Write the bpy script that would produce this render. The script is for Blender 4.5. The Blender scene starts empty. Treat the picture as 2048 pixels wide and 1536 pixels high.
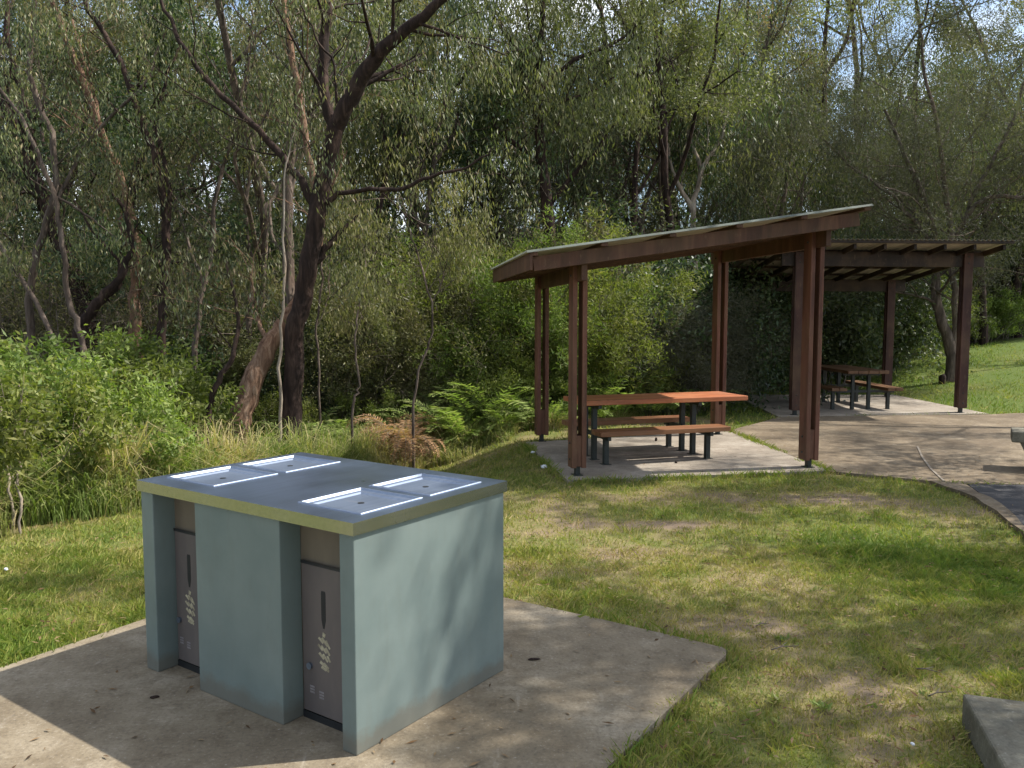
import bpy, bmesh, math, random
import numpy as np
from mathutils import Vector, Matrix, noise

R = math.radians
scene = bpy.context.scene
COL = scene.collection
rng = np.random.default_rng(7)
random.seed(5)

# ------------------------------------------------------------------ camera constants
F = 1687.46 / 2048
PIT = R(-4.696)
H = 1.664

def ray(x, y):
    a = (x - 1024) / 1687.46
    b = (768 - y) / 1687.46
    cp, sp = math.cos(PIT), math.sin(PIT)
    return a, cp - b * sp, sp + b * cp

def at(x, y, z=0.0):                     # layout helper: where a sight line meets the level z
    a, b, c = ray(x, y)
    t = (z - H) / c
    return a * t, b * t

def atd(x, y, Y):                        # layout helper: where a sight line is Y metres out
    a, b, c = ray(x, y)
    t = Y / b
    return Vector((a * t, Y, H + c * t))

# ------------------------------------------------------------------ terrain
def soft(s, k):
    return k * math.log1p(math.exp(max(-40, min(40, s / k))))

def sm(x, a, b):
    t = max(0.0, min(1.0, (x - a) / (b - a)))
    return t * t * (3 - 2 * t)

VX = [-30, -6, -4, -3.3, -2.6, -2.0, -1.2, 0.3, 2.0, 4.0, 5.2, 8.0, 10.0, 14.6, 20, 60]
VY = [2.0, 5.9, 6.5, 7.4, 9.2, 10.8, 11.8, 12.1, 13.4, 16.4, 18.9, 21.0, 23.0, 25.5, 27, 40]
def verge(x):
    return float(np.interp(x, VX, VY))

def rise(x, y):
    s = (x - 7.9) * 0.09 + (y - 17.3) * 0.035
    z = soft(s, 0.03) * sm(y, 13.9, 17.0) if s > -0.5 else 0
    z = min(z, 4.0)
    z += 0.16 * soft(y - 30.0, 1.5)
    z -= 0.45 * max(sm(0.35 - x, 0.0, 1.7) * sm(y, 7.6, 10.6), sm(y - verge(x), 0.1, 2.4)) * (1 - sm(x, 1.0, 4.0)) * (1 - sm(y, 16, 22))
    return z

def fb(x, y, s, oct=4, seed=0.0):
    return noise.fractal(Vector((x * s + seed, y * s - seed * 1.7, seed)), 1.0, 2.0, oct)

def gau(x, y, cx, cy, sx, sy):
    return math.exp(-((x - cx) / sx) ** 2 - ((y - cy) / sy) ** 2)

def green(x, y):                          # how green (1) or worn (0) the turf is
    g = 0.50 + 0.42 * fb(x, y, 0.9, 4, 3.1) + 0.22 * fb(x, y, 4.0, 3, 9.0)
    g += 0.25 * gau(x, y, 3.0, 5.6, 1.4, 1.1) + 0.15 * gau(x, y, -3, 5.0, 2, 1.2)
    g -= 0.20 * gau(x, y, 1.6, 3.6, 0.9, 0.62)
    g -= 0.15 * gau(x, y, 0.5, 5.6, 0.7, 0.9)
    g -= 0.55 * gau(x, y, 1.35, 6.75, 0.42, 0.16)
    g -= 0.35 * gau(x, y, 0.85, 5.95, 0.5, 0.14)
    g -= 0.40 * gau(x, y, 1.15, 4.45, 0.5, 0.22)
    g -= 0.35 * gau(x, y, 2.7, 7.6, 0.9, 0.4)
    if y > 14:
        g += 0.3
    return max(0.0, min(1.0, g))

# ------------------------------------------------------------------ materials
def newmat(name):
    m = bpy.data.materials.new(name)
    m.use_nodes = True
    nt = m.node_tree
    nt.nodes.clear()
    out = nt.nodes.new('ShaderNodeOutputMaterial')
    return m, nt, out

def N(nt, t, **kw):
    n = nt.nodes.new(t)
    for k, v in kw.items():
        if k.startswith('i_'):
            n.inputs[k[2:].replace('_', ' ')].default_value = v
        else:
            setattr(n, k, v)
    return n

def ramp(nt, src, stops, interp='LINEAR'):
    n = nt.nodes.new('ShaderNodeValToRGB')
    n.color_ramp.interpolation = interp
    e = n.color_ramp.elements
    while len(e) < len(stops):
        e.new(0.5)
    for el, (p, c) in zip(e, stops):
        el.position = p
        el.color = (c[0], c[1], c[2], 1) if hasattr(c, '__len__') else (c, c, c, 1)
    nt.links.new(src, n.inputs[0])
    return n.outputs[0]

def noisetex(nt, scale, detail=4, rough=0.55, coord='Object', stretch=(1, 1, 1), dist=0.0):
    tc = N(nt, 'ShaderNodeTexCoord')
    mp = N(nt, 'ShaderNodeMapping')
    mp.inputs['Scale'].default_value = stretch
    nt.links.new(tc.outputs[coord], mp.inputs['Vector'])
    n = N(nt, 'ShaderNodeTexNoise')
    n.inputs['Scale'].default_value = scale
    n.inputs['Detail'].default_value = detail
    n.inputs['Roughness'].default_value = rough
    n.inputs['Distortion'].default_value = dist
    nt.links.new(mp.outputs[0], n.inputs['Vector'])
    return n.outputs['Fac']

def mixc(nt, fac, a, b, blend='MIX'):
    n = N(nt, 'ShaderNodeMix', data_type='RGBA', blend_type=blend)
    for s, v in ((n.inputs[0], fac), (n.inputs[6], a), (n.inputs[7], b)):
        if hasattr(v, 'node'):
            nt.links.new(v, s)
        elif hasattr(v, '__len__'):
            s.default_value = (v[0], v[1], v[2], 1)
        else:
            s.default_value = v
    return n.outputs[2]

def finish(nt, out, col, rough=0.8, bump=None, bstr=0.3, bdist=0.01, metal=0.0, spec=0.4, roughsrc=None):
    p = N(nt, 'ShaderNodeBsdfPrincipled')
    p.inputs['Roughness'].default_value = rough
    p.inputs['Metallic'].default_value = metal
    p.inputs['Specular IOR Level'].default_value = spec
    if hasattr(col, 'node'):
        nt.links.new(col, p.inputs['Base Color'])
    else:
        p.inputs['Base Color'].default_value = (*col, 1)
    if roughsrc is not None:
        nt.links.new(roughsrc, p.inputs['Roughness'])
    if bump is not None:
        b = N(nt, 'ShaderNodeBump')
        b.inputs['Strength'].default_value = bstr
        b.inputs['Distance'].default_value = bdist
        nt.links.new(bump, b.inputs['Height'])
        nt.links.new(b.outputs[0], p.inputs['Normal'])
    nt.links.new(p.outputs[0], out.inputs[0])
    return p

def m_simple(name, c1, c2, scale=6, rough=0.8, stretch=(1, 1, 1), metal=0, spec=0.4, bstr=0.25, bdist=0.004, detail=5):
    m, nt, out = newmat(name)
    f = noisetex(nt, scale, detail, 0.6, stretch=stretch)
    col = ramp(nt, f, [(0.3, c1), (0.7, c2)])
    finish(nt, out, col, rough, f, bstr, bdist, metal, spec)
    return m

def m_leaf(name, cols, trans=0.35, rough=0.45, spec=0.35):
    m, nt, out = newmat(name)
    a = N(nt, 'ShaderNodeAttribute', attribute_name='rnd')
    oi = N(nt, 'ShaderNodeObjectInfo')
    st = [(i / (len(cols) - 1), c) for i, c in enumerate(cols)]
    col = ramp(nt, a.outputs['Fac'], st)
    hsv = N(nt, 'ShaderNodeHueSaturation')
    mr = N(nt, 'ShaderNodeMapRange')
    mr.inputs[3].default_value = 0.72
    mr.inputs[4].default_value = 1.25
    nt.links.new(oi.outputs['Random'], mr.inputs[0])
    nt.links.new(mr.outputs[0], hsv.inputs['Value'])
    nt.links.new(col, hsv.inputs['Color'])
    mh = N(nt, 'ShaderNodeMath', operation='MULTIPLY'); mh.inputs[1].default_value = 7.31
    mf = N(nt, 'ShaderNodeMath', operation='FRACT'); m3 = N(nt, 'ShaderNodeMapRange')
    m3.inputs[3].default_value = 0.455 if name not in ('lawn_blades', 'tussock_blades', 'rusty_dead_fronds', 'fallen_leaves', 'fern_fronds') else 0.5
    m3.inputs[4].default_value = 0.505 if name not in ('lawn_blades', 'tussock_blades', 'rusty_dead_fronds', 'fallen_leaves', 'fern_fronds') else 0.5
    nt.links.new(oi.outputs['Random'], mh.inputs[0]); nt.links.new(mh.outputs[0], mf.inputs[0]); nt.links.new(mf.outputs[0], m3.inputs[0]); nt.links.new(m3.outputs[0], hsv.inputs['Hue'])
    p = N(nt, 'ShaderNodeBsdfPrincipled')
    p.inputs['Roughness'].default_value = rough
    p.inputs['Specular IOR Level'].default_value = spec
    nt.links.new(hsv.outputs[0], p.inputs['Base Color'])
    t = N(nt, 'ShaderNodeBsdfTranslucent')
    tc = mixc(nt, 1.0, hsv.outputs[0], (1.2, 1.38, 0.58), 'MULTIPLY')
    nt.links.new(tc, t.inputs[0])
    ms = N(nt, 'ShaderNodeMixShader')
    ms.inputs[0].default_value = trans
    nt.links.new(p.outputs[0], ms.inputs[1])
    nt.links.new(t.outputs[0], ms.inputs[2])
    nt.links.new(ms.outputs[0], out.inputs[0])
    return m

def m_bark(name, dark, mid, light, sc=5):
    m, nt, out = newmat(name)
    f = noisetex(nt, sc, 6, 0.65, stretch=(2.2, 2.2, 0.45), dist=0.6)
    f2 = noisetex(nt, 1.3, 3, 0.5)
    col = ramp(nt, f, [(0.30, dark), (0.52, mid), (0.72, light)])
    col2 = ramp(nt, f2, [(0.5, (1, 1, 1)), (0.75, (1.5, 1.35, 1.25))])
    col = mixc(nt, 1.0, col, col2, 'MULTIPLY')
    finish(nt, out, col, 0.9, f, 0.8, 0.03, spec=0.2)
    return m

M = {}
M['paint'] = None
def m_paint():
    m, nt, out = newmat('sage_paint')
    f = noisetex(nt, 3.2, 5, 0.6)
    f2 = noisetex(nt, 26, 4, 0.6, stretch=(1, 1, 0.25))
    col = ramp(nt, f, [(0.3, (0.128, 0.166, 0.158)), (0.7, (0.168, 0.207, 0.194))])
    col = mixc(nt, ramp(nt, f2, [(0.50, 0.0), (0.8, 0.30)]), col, (0.13, 0.145, 0.125))
    # grime splashed up from the slab: a band with a noisy top edge
    g = N(nt, 'ShaderNodeNewGeometry')
    sx = N(nt, 'ShaderNodeSeparateXYZ')
    nt.links.new(g.outputs['Position'], sx.inputs[0])
    ad = N(nt, 'ShaderNodeMath', operation='MULTIPLY_ADD')
    nt.links.new(noisetex(nt, 7, 5, 0.7), ad.inputs[0])
    ad.inputs[1].default_value = -0.16
    nt.links.new(sx.outputs[2], ad.inputs[2])
    gr = ramp(nt, ad.outputs[0], [(0.0, 0.5), (0.05, 0.0)])
    sc_ = N(nt, 'ShaderNodeMath', operation='ADD'); sc_.inputs[1].default_value = 0.035
    nt.links.new(ad.outputs[0], sc_.inputs[0]); nt.links.new(sc_.outputs[0], gr.node.inputs[0])
    col = mixc(nt, gr, col, (0.12, 0.09, 0.06))
    finish(nt, out, col, 0.55, f2, 0.08, 0.002, spec=0.35)
    return m
M['paint'] = m_paint()

def m_steel(name='brushed_stainless_steel', t=(1, 1, 1), ra=0.27, rb=0.36):
    m, nt, out = newmat(name)
    f = noisetex(nt, 2.5, 3, 0.5)
    f2 = noisetex(nt, 55, 3, 0.6, stretch=(0.05, 1, 1))
    f3 = noisetex(nt, 9, 6, 0.7, stretch=(1, 0.3, 1), dist=1.0)
    col = ramp(nt, f2, [(0.3, (0.36 * t[0], 0.42 * t[1], 0.51 * t[2])), (0.7, (0.44 * t[0], 0.50 * t[1], 0.59 * t[2]))])
    col = mixc(nt, ramp(nt, f3, [(0.62, 0.0), (0.78, 0.35)]), col, (0.55, 0.50, 0.46))
    rg = ramp(nt, f, [(0.25, ra), (0.75, rb)])
    finish(nt, out, col, 0.28, f2, 0.05, 0.001, metal=1.0, roughsrc=rg)
    return m
M['steel'] = m_steel('brushed_blue_grey_steel', (1.02, 1.10, 1.26), 0.27, 0.36)  # blue tint puts the sky's reflection into the metal colour
M['edgesteel'] = m_steel('folded_steel_edge', (1.15, 1.02, 0.86), 0.20, 0.30)
M['platesteel'] = m_steel('worn_hotplate_steel', (0.60, 0.62, 0.66), 0.45, 0.58)
M['doorpaint'] = m_simple('dirty_brown_door_paint', (0.085, 0.075, 0.075), (0.135, 0.115, 0.105), 5, 0.6, stretch=(1, 1, 0.4))
M['recess'] = m_simple('stained_recess_panel', (0.10, 0.085, 0.065), (0.17, 0.14, 0.10), 4, 0.75, stretch=(1, 1, 0.3))
M['black'] = m_simple('black_slot', (0.012, 0.014, 0.016), (0.02, 0.022, 0.024), 8, 0.5)
M['cream'] = m_simple('faded_cream_print', (0.20, 0.18, 0.125), (0.50, 0.46, 0.32), 38, 0.8)
M['grayprint'] = m_simple('faded_grey_print', (0.17, 0.16, 0.17), (0.26, 0.24, 0.24), 40, 0.7)

def m_timber(name, a, b, c):
    m, nt, out = newmat(name)
    f = noisetex(nt, 7, 6, 0.65, stretch=(1, 1, 0.12), dist=0.5)
    f2 = noisetex(nt, 2.0, 4, 0.6)
    col = ramp(nt, f, [(0.3, a), (0.55, b), (0.75, c)])
    f4 = noisetex(nt, 24, 5, 0.7, stretch=(1, 1, 0.4))
    col = mixc(nt, ramp(nt, f2, [(0.45, 0.0), (0.75, 0.5)]), col, (0.15, 0.095, 0.05))
    col = mixc(nt, ramp(nt, f4, [(0.60, 0.0), (0.75, 0.4)]), col, (0.26, 0.18, 0.11))
    finish(nt, out, col, 0.62, f, 0.35, 0.004, spec=0.3)
    return m
M['post'] = m_timber('red_brown_stained_post', (0.055, 0.021, 0.014), (0.145, 0.058, 0.037), (0.22, 0.10, 0.063))
M['beam'] = m_timber('weathered_brown_beam', (0.045, 0.021, 0.013), (0.10, 0.045, 0.028), (0.17, 0.082, 0.048))
M['darkpost'] = m_timber('dark_stained_post', (0.022, 0.010, 0.008), (0.055, 0.024, 0.018), (0.10, 0.046, 0.033))  # darker copy of the post timber, far shelter's tree shade put in its colour
M['darkbeam'] = m_timber('dark_stained_beam', (0.012, 0.008, 0.006), (0.026, 0.015, 0.011), (0.05, 0.028, 0.02))  # beam timber likewise, with the tree shade held in the colour
M['plank'] = m_timber('orange_red_plank', (0.24, 0.065, 0.028), (0.40, 0.125, 0.05), (0.52, 0.20, 0.09))
M['dsteel'] = m_simple('dark_green_painted_steel', (0.014, 0.018, 0.017), (0.03, 0.036, 0.032), 10, 0.5)
M['rooftop'] = m_simple('grey_green_roof_sheet', (0.045, 0.050, 0.036), (0.125, 0.145, 0.120), 3.5, 0.75)
M['roofunder'] = m_simple('beige_roof_underside', (0.44, 0.39, 0.31), (0.56, 0.51, 0.42), 2.5, 0.7)

def m_concrete(name, a, b, c, speck=90, stain=(0.10, 0.075, 0.05)):
    m, nt, out = newmat(name)
    f = noisetex(nt, 1.7, 7, 0.62)
    f2 = noisetex(nt, 9, 6, 0.7)
    f3 = noisetex(nt, speck, 3, 0.7)
    col = ramp(nt, f, [(0.36, a), (0.52, b), (0.66, c)])
    col = mixc(nt, ramp(nt, f2, [(0.47, 0.0), (0.70, 0.6)]), col, stain)
    col = mixc(nt, ramp(nt, f3, [(0.35, 0.35), (0.5, 0.0)]), col, (0.06, 0.05, 0.045))
    col = mixc(nt, ramp(nt, f3, [(0.60, 0.0), (0.72, 0.45)]), col, (0.42, 0.39, 0.34))
    f5 = noisetex(nt, 3.2, 6, 0.75, stretch=(2.6, 0.7, 1), dist=0.4)
    col = mixc(nt, ramp(nt, f5, [(0.60, 0.0), (0.74, 0.5)]), col, (0.36, 0.32, 0.26))
    finish(nt, out, col, 0.92, f3, 0.45, 0.005, spec=0.2)
    return m
M['slab'] = m_concrete('stained_concrete', (0.155, 0.124, 0.083), (0.21, 0.172, 0.118), (0.29, 0.247, 0.18), 60, (0.105, 0.078, 0.048))
M['pad'] = m_concrete('pale_concrete', (0.22, 0.188, 0.15), (0.29, 0.25, 0.20), (0.36, 0.32, 0.265), 60, (0.15, 0.115, 0.085))
M['aggregate'] = m_concrete('brown_exposed_aggregate', (0.125, 0.094, 0.060), (0.175, 0.135, 0.088), (0.24, 0.192, 0.13), 24, (0.095, 0.075, 0.055))
M['asphalt'] = m_concrete('dark_asphalt', (0.03, 0.03, 0.033), (0.045, 0.045, 0.048), (0.06, 0.06, 0.062), 80, (0.035, 0.035, 0.037))
M['greyblock'] = m_concrete('lichen_grey_concrete', (0.115, 0.108, 0.082), (0.17, 0.158, 0.12), (0.25, 0.235, 0.18), 60, (0.075, 0.062, 0.042))  # tone lowered to carry the tree shade on the corner slab

def m_ground():
    m, nt, out = newmat('turf_and_leaf_litter')
    ga = N(nt, 'ShaderNodeAttribute', attribute_name='green').outputs['Fac']
    fa = N(nt, 'ShaderNodeAttribute', attribute_name='forest').outputs['Fac']
    f1 = noisetex(nt, 14, 6, 0.7)
    f2 = noisetex(nt, 55, 4, 0.7)
    ad = N(nt, 'ShaderNodeMath', operation='MULTIPLY_ADD')
    nt.links.new(f2, ad.inputs[0]); ad.inputs[1].default_value = 0.9
    sb = N(nt, 'ShaderNodeMath', operation='SUBTRACT')
    nt.links.new(ga, sb.inputs[0]); sb.inputs[1].default_value = 0.45
    nt.links.new(sb.outputs[0], ad.inputs[2])
    col = ramp(nt, ad.outputs[0], [(0.10, (0.20, 0.15, 0.105)), (0.30, (0.21, 0.17, 0.085)), (0.48, (0.135, 0.14, 0.042)), (0.8, (0.085, 0.12, 0.025))])
    lit = ramp(nt, f1, [(0.3, (0.028, 0.022, 0.014)), (0.5, (0.065, 0.045, 0.026)), (0.7, (0.055, 0.065, 0.022))])
    col = mixc(nt, fa, col, lit)
    finish(nt, out, col, 0.95, f2, 0.6, 0.02, spec=0.15)
    return m
M['ground'] = m_ground()

GC = [(0.33, 0.25, 0.13), (0.35, 0.29, 0.115), (0.245, 0.245, 0.065), (0.175, 0.215, 0.045), (0.12, 0.18, 0.036)]
M['grass'] = m_leaf('lawn_blades', GC, 0.3, 0.7, 0.15)
M['tussock'] = m_leaf('tussock_blades', [(0.46, 0.37, 0.21), (0.38, 0.33, 0.16), (0.22, 0.25, 0.08), (0.13, 0.18, 0.045)], 0.35, 0.7, 0.2)
M['gum'] = m_leaf('gum_leaves', [(0.032, 0.050, 0.027), (0.064, 0.088, 0.044), (0.115, 0.138, 0.065), (0.20, 0.21, 0.10), (0.23, 0.18, 0.10)], 0.34, 0.5, 0.3)
M['gum_olive'] = m_leaf('olive_gum_leaves', [(0.055, 0.068, 0.033), (0.108, 0.123, 0.053), (0.175, 0.182, 0.078), (0.26, 0.245, 0.115)], 0.34, 0.5, 0.25)
M['darkleaf'] = m_leaf('dark_glossy_leaves', [(0.022, 0.040, 0.021), (0.042, 0.070, 0.033), (0.070, 0.104, 0.044), (0.125, 0.15, 0.062)], 0.3, 0.45, 0.35)
M['needle'] = m_leaf('grey_green_needles', [(0.065, 0.07, 0.05), (0.095, 0.10, 0.07), (0.135, 0.135, 0.09)], 0.3, 0.7, 0.15)
M['bush'] = m_leaf('fresh_green_leaves', [(0.065, 0.105, 0.026), (0.11, 0.165, 0.038), (0.165, 0.23, 0.055), (0.25, 0.29, 0.09)], 0.4, 0.5, 0.3)
M['wattle'] = m_leaf('bright_feathery_leaves', [(0.07, 0.11, 0.026), (0.115, 0.165, 0.038), (0.165, 0.215, 0.055), (0.22, 0.23, 0.08)], 0.4, 0.6, 0.2)
M['fern'] = m_leaf('fern_fronds', [(0.12, 0.17, 0.045), (0.19, 0.26, 0.07), (0.27, 0.33, 0.11), (0.34, 0.34, 0.15)], 0.4, 0.6, 0.2)
M['deadfern'] = m_leaf('rusty_dead_fronds', [(0.20, 0.115, 0.06), (0.34, 0.195, 0.105), (0.44, 0.29, 0.17)], 0.3, 0.85, 0.1)
M['litter'] = m_leaf('fallen_leaves', [(0.06, 0.035, 0.02), (0.17, 0.10, 0.05), (0.30, 0.22, 0.13)], 0.1, 0.8, 0.1)
M['bark'] = m_bark('dark_furrowed_bark', (0.010, 0.007, 0.006), (0.032, 0.020, 0.016), (0.095, 0.062, 0.047))  # darkened so the colour carries crown shade on the trunk
M['barkred'] = m_bark('flaky_red_brown_bark', (0.07, 0.035, 0.022), (0.19, 0.115, 0.075), (0.34, 0.24, 0.17), 8)
M['barkgrey'] = m_bark('grey_brown_bark', (0.035, 0.026, 0.021), (0.105, 0.080, 0.064), (0.23, 0.18, 0.145))
M['barkpale'] = m_bark('pale_smooth_bark', (0.13, 0.10, 0.075), (0.28, 0.23, 0.18), (0.46, 0.40, 0.33), 3)
M['twig'] = m_bark('grey_twigs', (0.08, 0.062, 0.05), (0.19, 0.155, 0.13), (0.32, 0.27, 0.225))
M['white'] = m_simple('white_paper', (0.6, 0.62, 0.65), (0.8, 0.82, 0.85), 10, 0.6)

# ------------------------------------------------------------------ object helpers
def link(o):
    COL.objects.link(o)
    return o

def tag(o, label=None, cat=None, group=None, kind=None):
    if label: o['label'] = label
    if cat: o['category'] = cat
    if group: o['group'] = group
    if kind: o['kind'] = kind
    return o

def empty(name, loc, rz=0.0):
    o = bpy.data.objects.new(name, None)
    o.empty_display_size = 0.2
    o.location = loc
    o.rotation_euler = (0, 0, rz)
    return link(o)

class MB:
    """collects shapes, then links them as one mesh object"""
    def __init__(s):
        s.v = []; s.f = []; s.mi = []
    def add(s, vs, fs, mi=0):
        b = len(s.v)
        s.v += [tuple(p) for p in vs]
        s.f += [tuple(b + i for i in f) for f in fs]
        s.mi += [mi] * len(fs)
    def hexa(s, p, mi=0):   # 8 points: bottom 4 ccw, top 4 ccw
        s.add(p, [(3, 2, 1, 0), (4, 5, 6, 7), (0, 1, 5, 4), (1, 2, 6, 5), (2, 3, 7, 6), (3, 0, 4, 7)], mi)
    def box(s, x0, x1, y0, y1, z0, z1, mi=0):
        s.hexa([(x0, y0, z0), (x1, y0, z0), (x1, y1, z0), (x0, y1, z0), (x0, y0, z1), (x1, y0, z1), (x1, y1, z1), (x0, y1, z1)], mi)
    def bar(s, a, b, w, h, side=None, mi=0):
        """straight timber from a to b; w along side (horizontal), h across"""
        a = Vector(a); b = Vector(b)
        d = (b - a).normalized()
        sd = Vector(side) if side is not None else d.cross(Vector((0, 0, 1)))
        sd = (sd - d * sd.dot(d)).normalized()
        up = sd.cross(d).normalized()
        o = [(-w / 2, -h / 2), (w / 2, -h / 2), (w / 2, h / 2), (-w / 2, h / 2)]
        s.hexa([a + sd * x + up * y for x, y in o] + [b + sd * x + up * y for x, y in o], mi)
    def build(s, name, mats, parent=None, bevel=0.0, smooth=False):
        me = bpy.data.meshes.new(name)
        me.from_pydata(s.v, [], s.f)
        bm = bmesh.new(); bm.from_mesh(me)
        bmesh.ops.recalc_face_normals(bm, faces=bm.faces)
        bm.to_mesh(me); bm.free()
        if not isinstance(mats, (list, tuple)): mats = [mats]
        for m in mats: me.materials.append(m)
        me.polygons.foreach_set('material_index', s.mi)
        if smooth: me.polygons.foreach_set('use_smooth', [True] * len(s.f))
        o = link(bpy.data.objects.new(name, me))
        if parent is not None: o.parent = parent
        if bevel:
            md = o.modifiers.new('bevel', 'BEVEL'); md.width = bevel; md.segments = 2
            md.limit_method = 'ANGLE'
        return o

def npmesh(name, V, Q, mat, rnd=None, parent=None, smooth=False):
    """fast quad mesh from arrays"""
    V = np.asarray(V, np.float32); Q = np.asarray(Q, np.int32)
    me = bpy.data.meshes.new(name)
    me.vertices.add(len(V)); me.vertices.foreach_set('co', V.ravel())
    n = Q.shape[1]
    me.loops.add(Q.size); me.loops.foreach_set('vertex_index', Q.ravel())
    me.polygons.add(len(Q))
    me.polygons.foreach_set('loop_start', np.arange(0, Q.size, n, dtype=np.int32))
    if smooth: me.polygons.foreach_set('use_smooth', np.ones(len(Q), bool))
    me.materials.append(mat)
    if rnd is not None:
        a = me.attributes.new('rnd', 'FLOAT', 'POINT')
        a.data.foreach_set('value', np.asarray(rnd, np.float32))
    me.update(calc_edges=True)
    o = bpy.data.objects.new(name, me)
    link(o)
    if parent is not None: o.parent = parent
    return o

def copy_thing(root, loc, rz=0.0, sc=1.0, label=None, group=None):
    r = root.copy(); COL.objects.link(r)
    r.location = loc; r.rotation_euler = (0, 0, rz)
    r.scale = sc if hasattr(sc, '__len__') else (sc, sc, sc)
    if label: r['label'] = label
    if group: r['group'] = group
    for ch in list(root.children):
        c = ch.copy(); COL.objects.link(c); c.parent = r
        for g in list(ch.children):
            d = g.copy(); COL.objects.link(d); d.parent = c
    return r

# ------------------------------------------------------------------ foliage helpers
def tubes(segs, sides=6):
    Vs = []; Qs = []; b = 0
    for pts, rad in segs:
        pts = np.asarray(pts, float); n = len(pts)
        sd = sides if max(rad) > 0.02 else (4 if max(rad) > 0.006 else 3)
        d = np.gradient(pts, axis=0)
        d /= np.linalg.norm(d, axis=1)[:, None] + 1e-9
        ref = np.array([1.0, 0.13, 0.07])
        s = np.cross(d, ref); s /= np.linalg.norm(s, axis=1)[:, None] + 1e-9
        t = np.cross(d, s)
        an = np.arange(sd) / sd * 2 * math.pi
        ring = (np.cos(an)[None, :, None] * s[:, None, :] + np.sin(an)[None, :, None] * t[:, None, :]) * np.asarray(rad)[:, None, None]
        V = (pts[:, None, :] + ring).reshape(-1, 3)
        i = np.arange(n - 1)[:, None] * sd + b
        j = np.arange(sd)[None, :]
        k = (j + 1) % sd
        Q = np.stack([i + j, i + k, i + sd + k, i + sd + j], -1).reshape(-1, 4)
        Vs.append(V); Qs.append(Q); b += len(V)
    return np.concatenate(Vs), np.concatenate(Qs)

def leafquads(C, D, S, L, W, fold=0.0):
    """C centres, D directions, S side vectors -> diamond leaves"""
    L = np.asarray(L).reshape(-1, 1); W = np.asarray(W).reshape(-1, 1)
    nn = np.cross(D, S)
    V = np.stack([C, C + D * L * 0.42 + S * W * 0.5 + nn * W * fold, C + D * L, C + D * L * 0.42 - S * W * 0.5 + nn * W * fold], 1).reshape(-1, 3)
    Q = np.arange(len(C) * 4).reshape(-1, 4)
    return V, Q

def unit(a):
    return a / (np.linalg.norm(a, axis=1)[:, None] + 1e-9)

def clumped(A, freq, thr, seed):
    """keep the spray points that fall in foliage masses, leave gaps between; returns points and their tone"""
    A = np.asarray(A, float)
    o = Vector((seed * 3.7 % 50, seed * 1.3 % 50, seed * 7.1 % 50))
    v = np.array([noise.noise(Vector(a) * freq + o) + 0.35 * noise.noise(Vector(a) * freq * 2.7 + o) for a in A])
    th = np.quantile(v, thr)
    k = v > th
    return A[k], 0.42 + 0.5 * (v[k] - th)

def leaves(A, k, spread, L, W, droop=0.6, g=rng, up=0.0, tone0=None):
    A = np.asarray(A, float)
    C = np.repeat(A, k, 0)
    off = g.normal(0, 1, C.shape) * spread
    C = C + off
    D = unit(unit(g.normal(0, 1, C.shape)) * (1 - droop) + np.array([0, 0, -1.0]) * droop + np.array([0, 0, 1.0]) * up)
    S = unit(np.cross(D, unit(g.normal(0, 1, C.shape))))
    n = len(C)
    l = L * g.uniform(0.6, 1.3, n); w = W * g.uniform(0.7, 1.3, n)
    V, Q = leafquads(C, D, S, l, w, 0.15)
    # neighbouring leaves of one spray share a tone
    base = np.full(len(A), 0.45) if tone0 is None else tone0
    tone = np.repeat(np.clip(base + g.normal(0, 0.13, len(A)), 0, 1), k)
    r = np.clip(tone + g.normal(0, 0.16, n), 0, 1)
    return V, Q, np.repeat(r, 4)

def grow(g, p, d, L, r, lv, mx, segs, anch, nch=(3, 5), wig=0.22, upw=0.10, ratio=0.6, tip=0.35, spread=0.75, t0=0.35):
    n = max(3, int(L / 0.35) + 1)
    n = min(n, 9)
    st = L / n
    pts = [np.array(p, float)]; rad = [r]
    d = np.array(d, float)
    dirs = [d]
    for i in range(n):
        d = d + g.normal(0, wig, 3) * (0.6 if lv == 0 else 1) + np.array([0, 0, upw])
        d = d / np.linalg.norm(d)
        pts.append(pts[-1] + d * st); dirs.append(d)
        rad.append(r * (1 - (1 - tip) * (i + 1) / n))
    segs.append((pts, rad))
    if lv == mx:
        anch += pts[1:]
        return
    c = g.integers(nch[0], nch[1] + 1) + (2 if lv == 0 else 0)
    for j in range(c):
        t = t0 + (1 - t0) * (j + g.uniform(0.2, 0.9)) / c
        i = min(n, int(t * n)); fr = t * n - i
        q = pts[i] + (pts[min(i + 1, n)] - pts[i]) * max(0, min(1, fr))
        dd = dirs[i]
        pr = unit(np.cross(dd, g.normal(0, 1, 3))[None])[0]
        nd = dd * (1 - spread * 0.55) + pr * spread
        nd /= np.linalg.norm(nd)
        grow(g, q, nd, L * ratio * g.uniform(0.75, 1.2) * (1.15 - 0.45 * t if lv == 0 else 1), rad[i] * 0.55, lv + 1, mx, segs, anch, nch, wig, upw, ratio, tip, spread, 0.25)
    if lv > 0: anch += pts[-1:]

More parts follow.
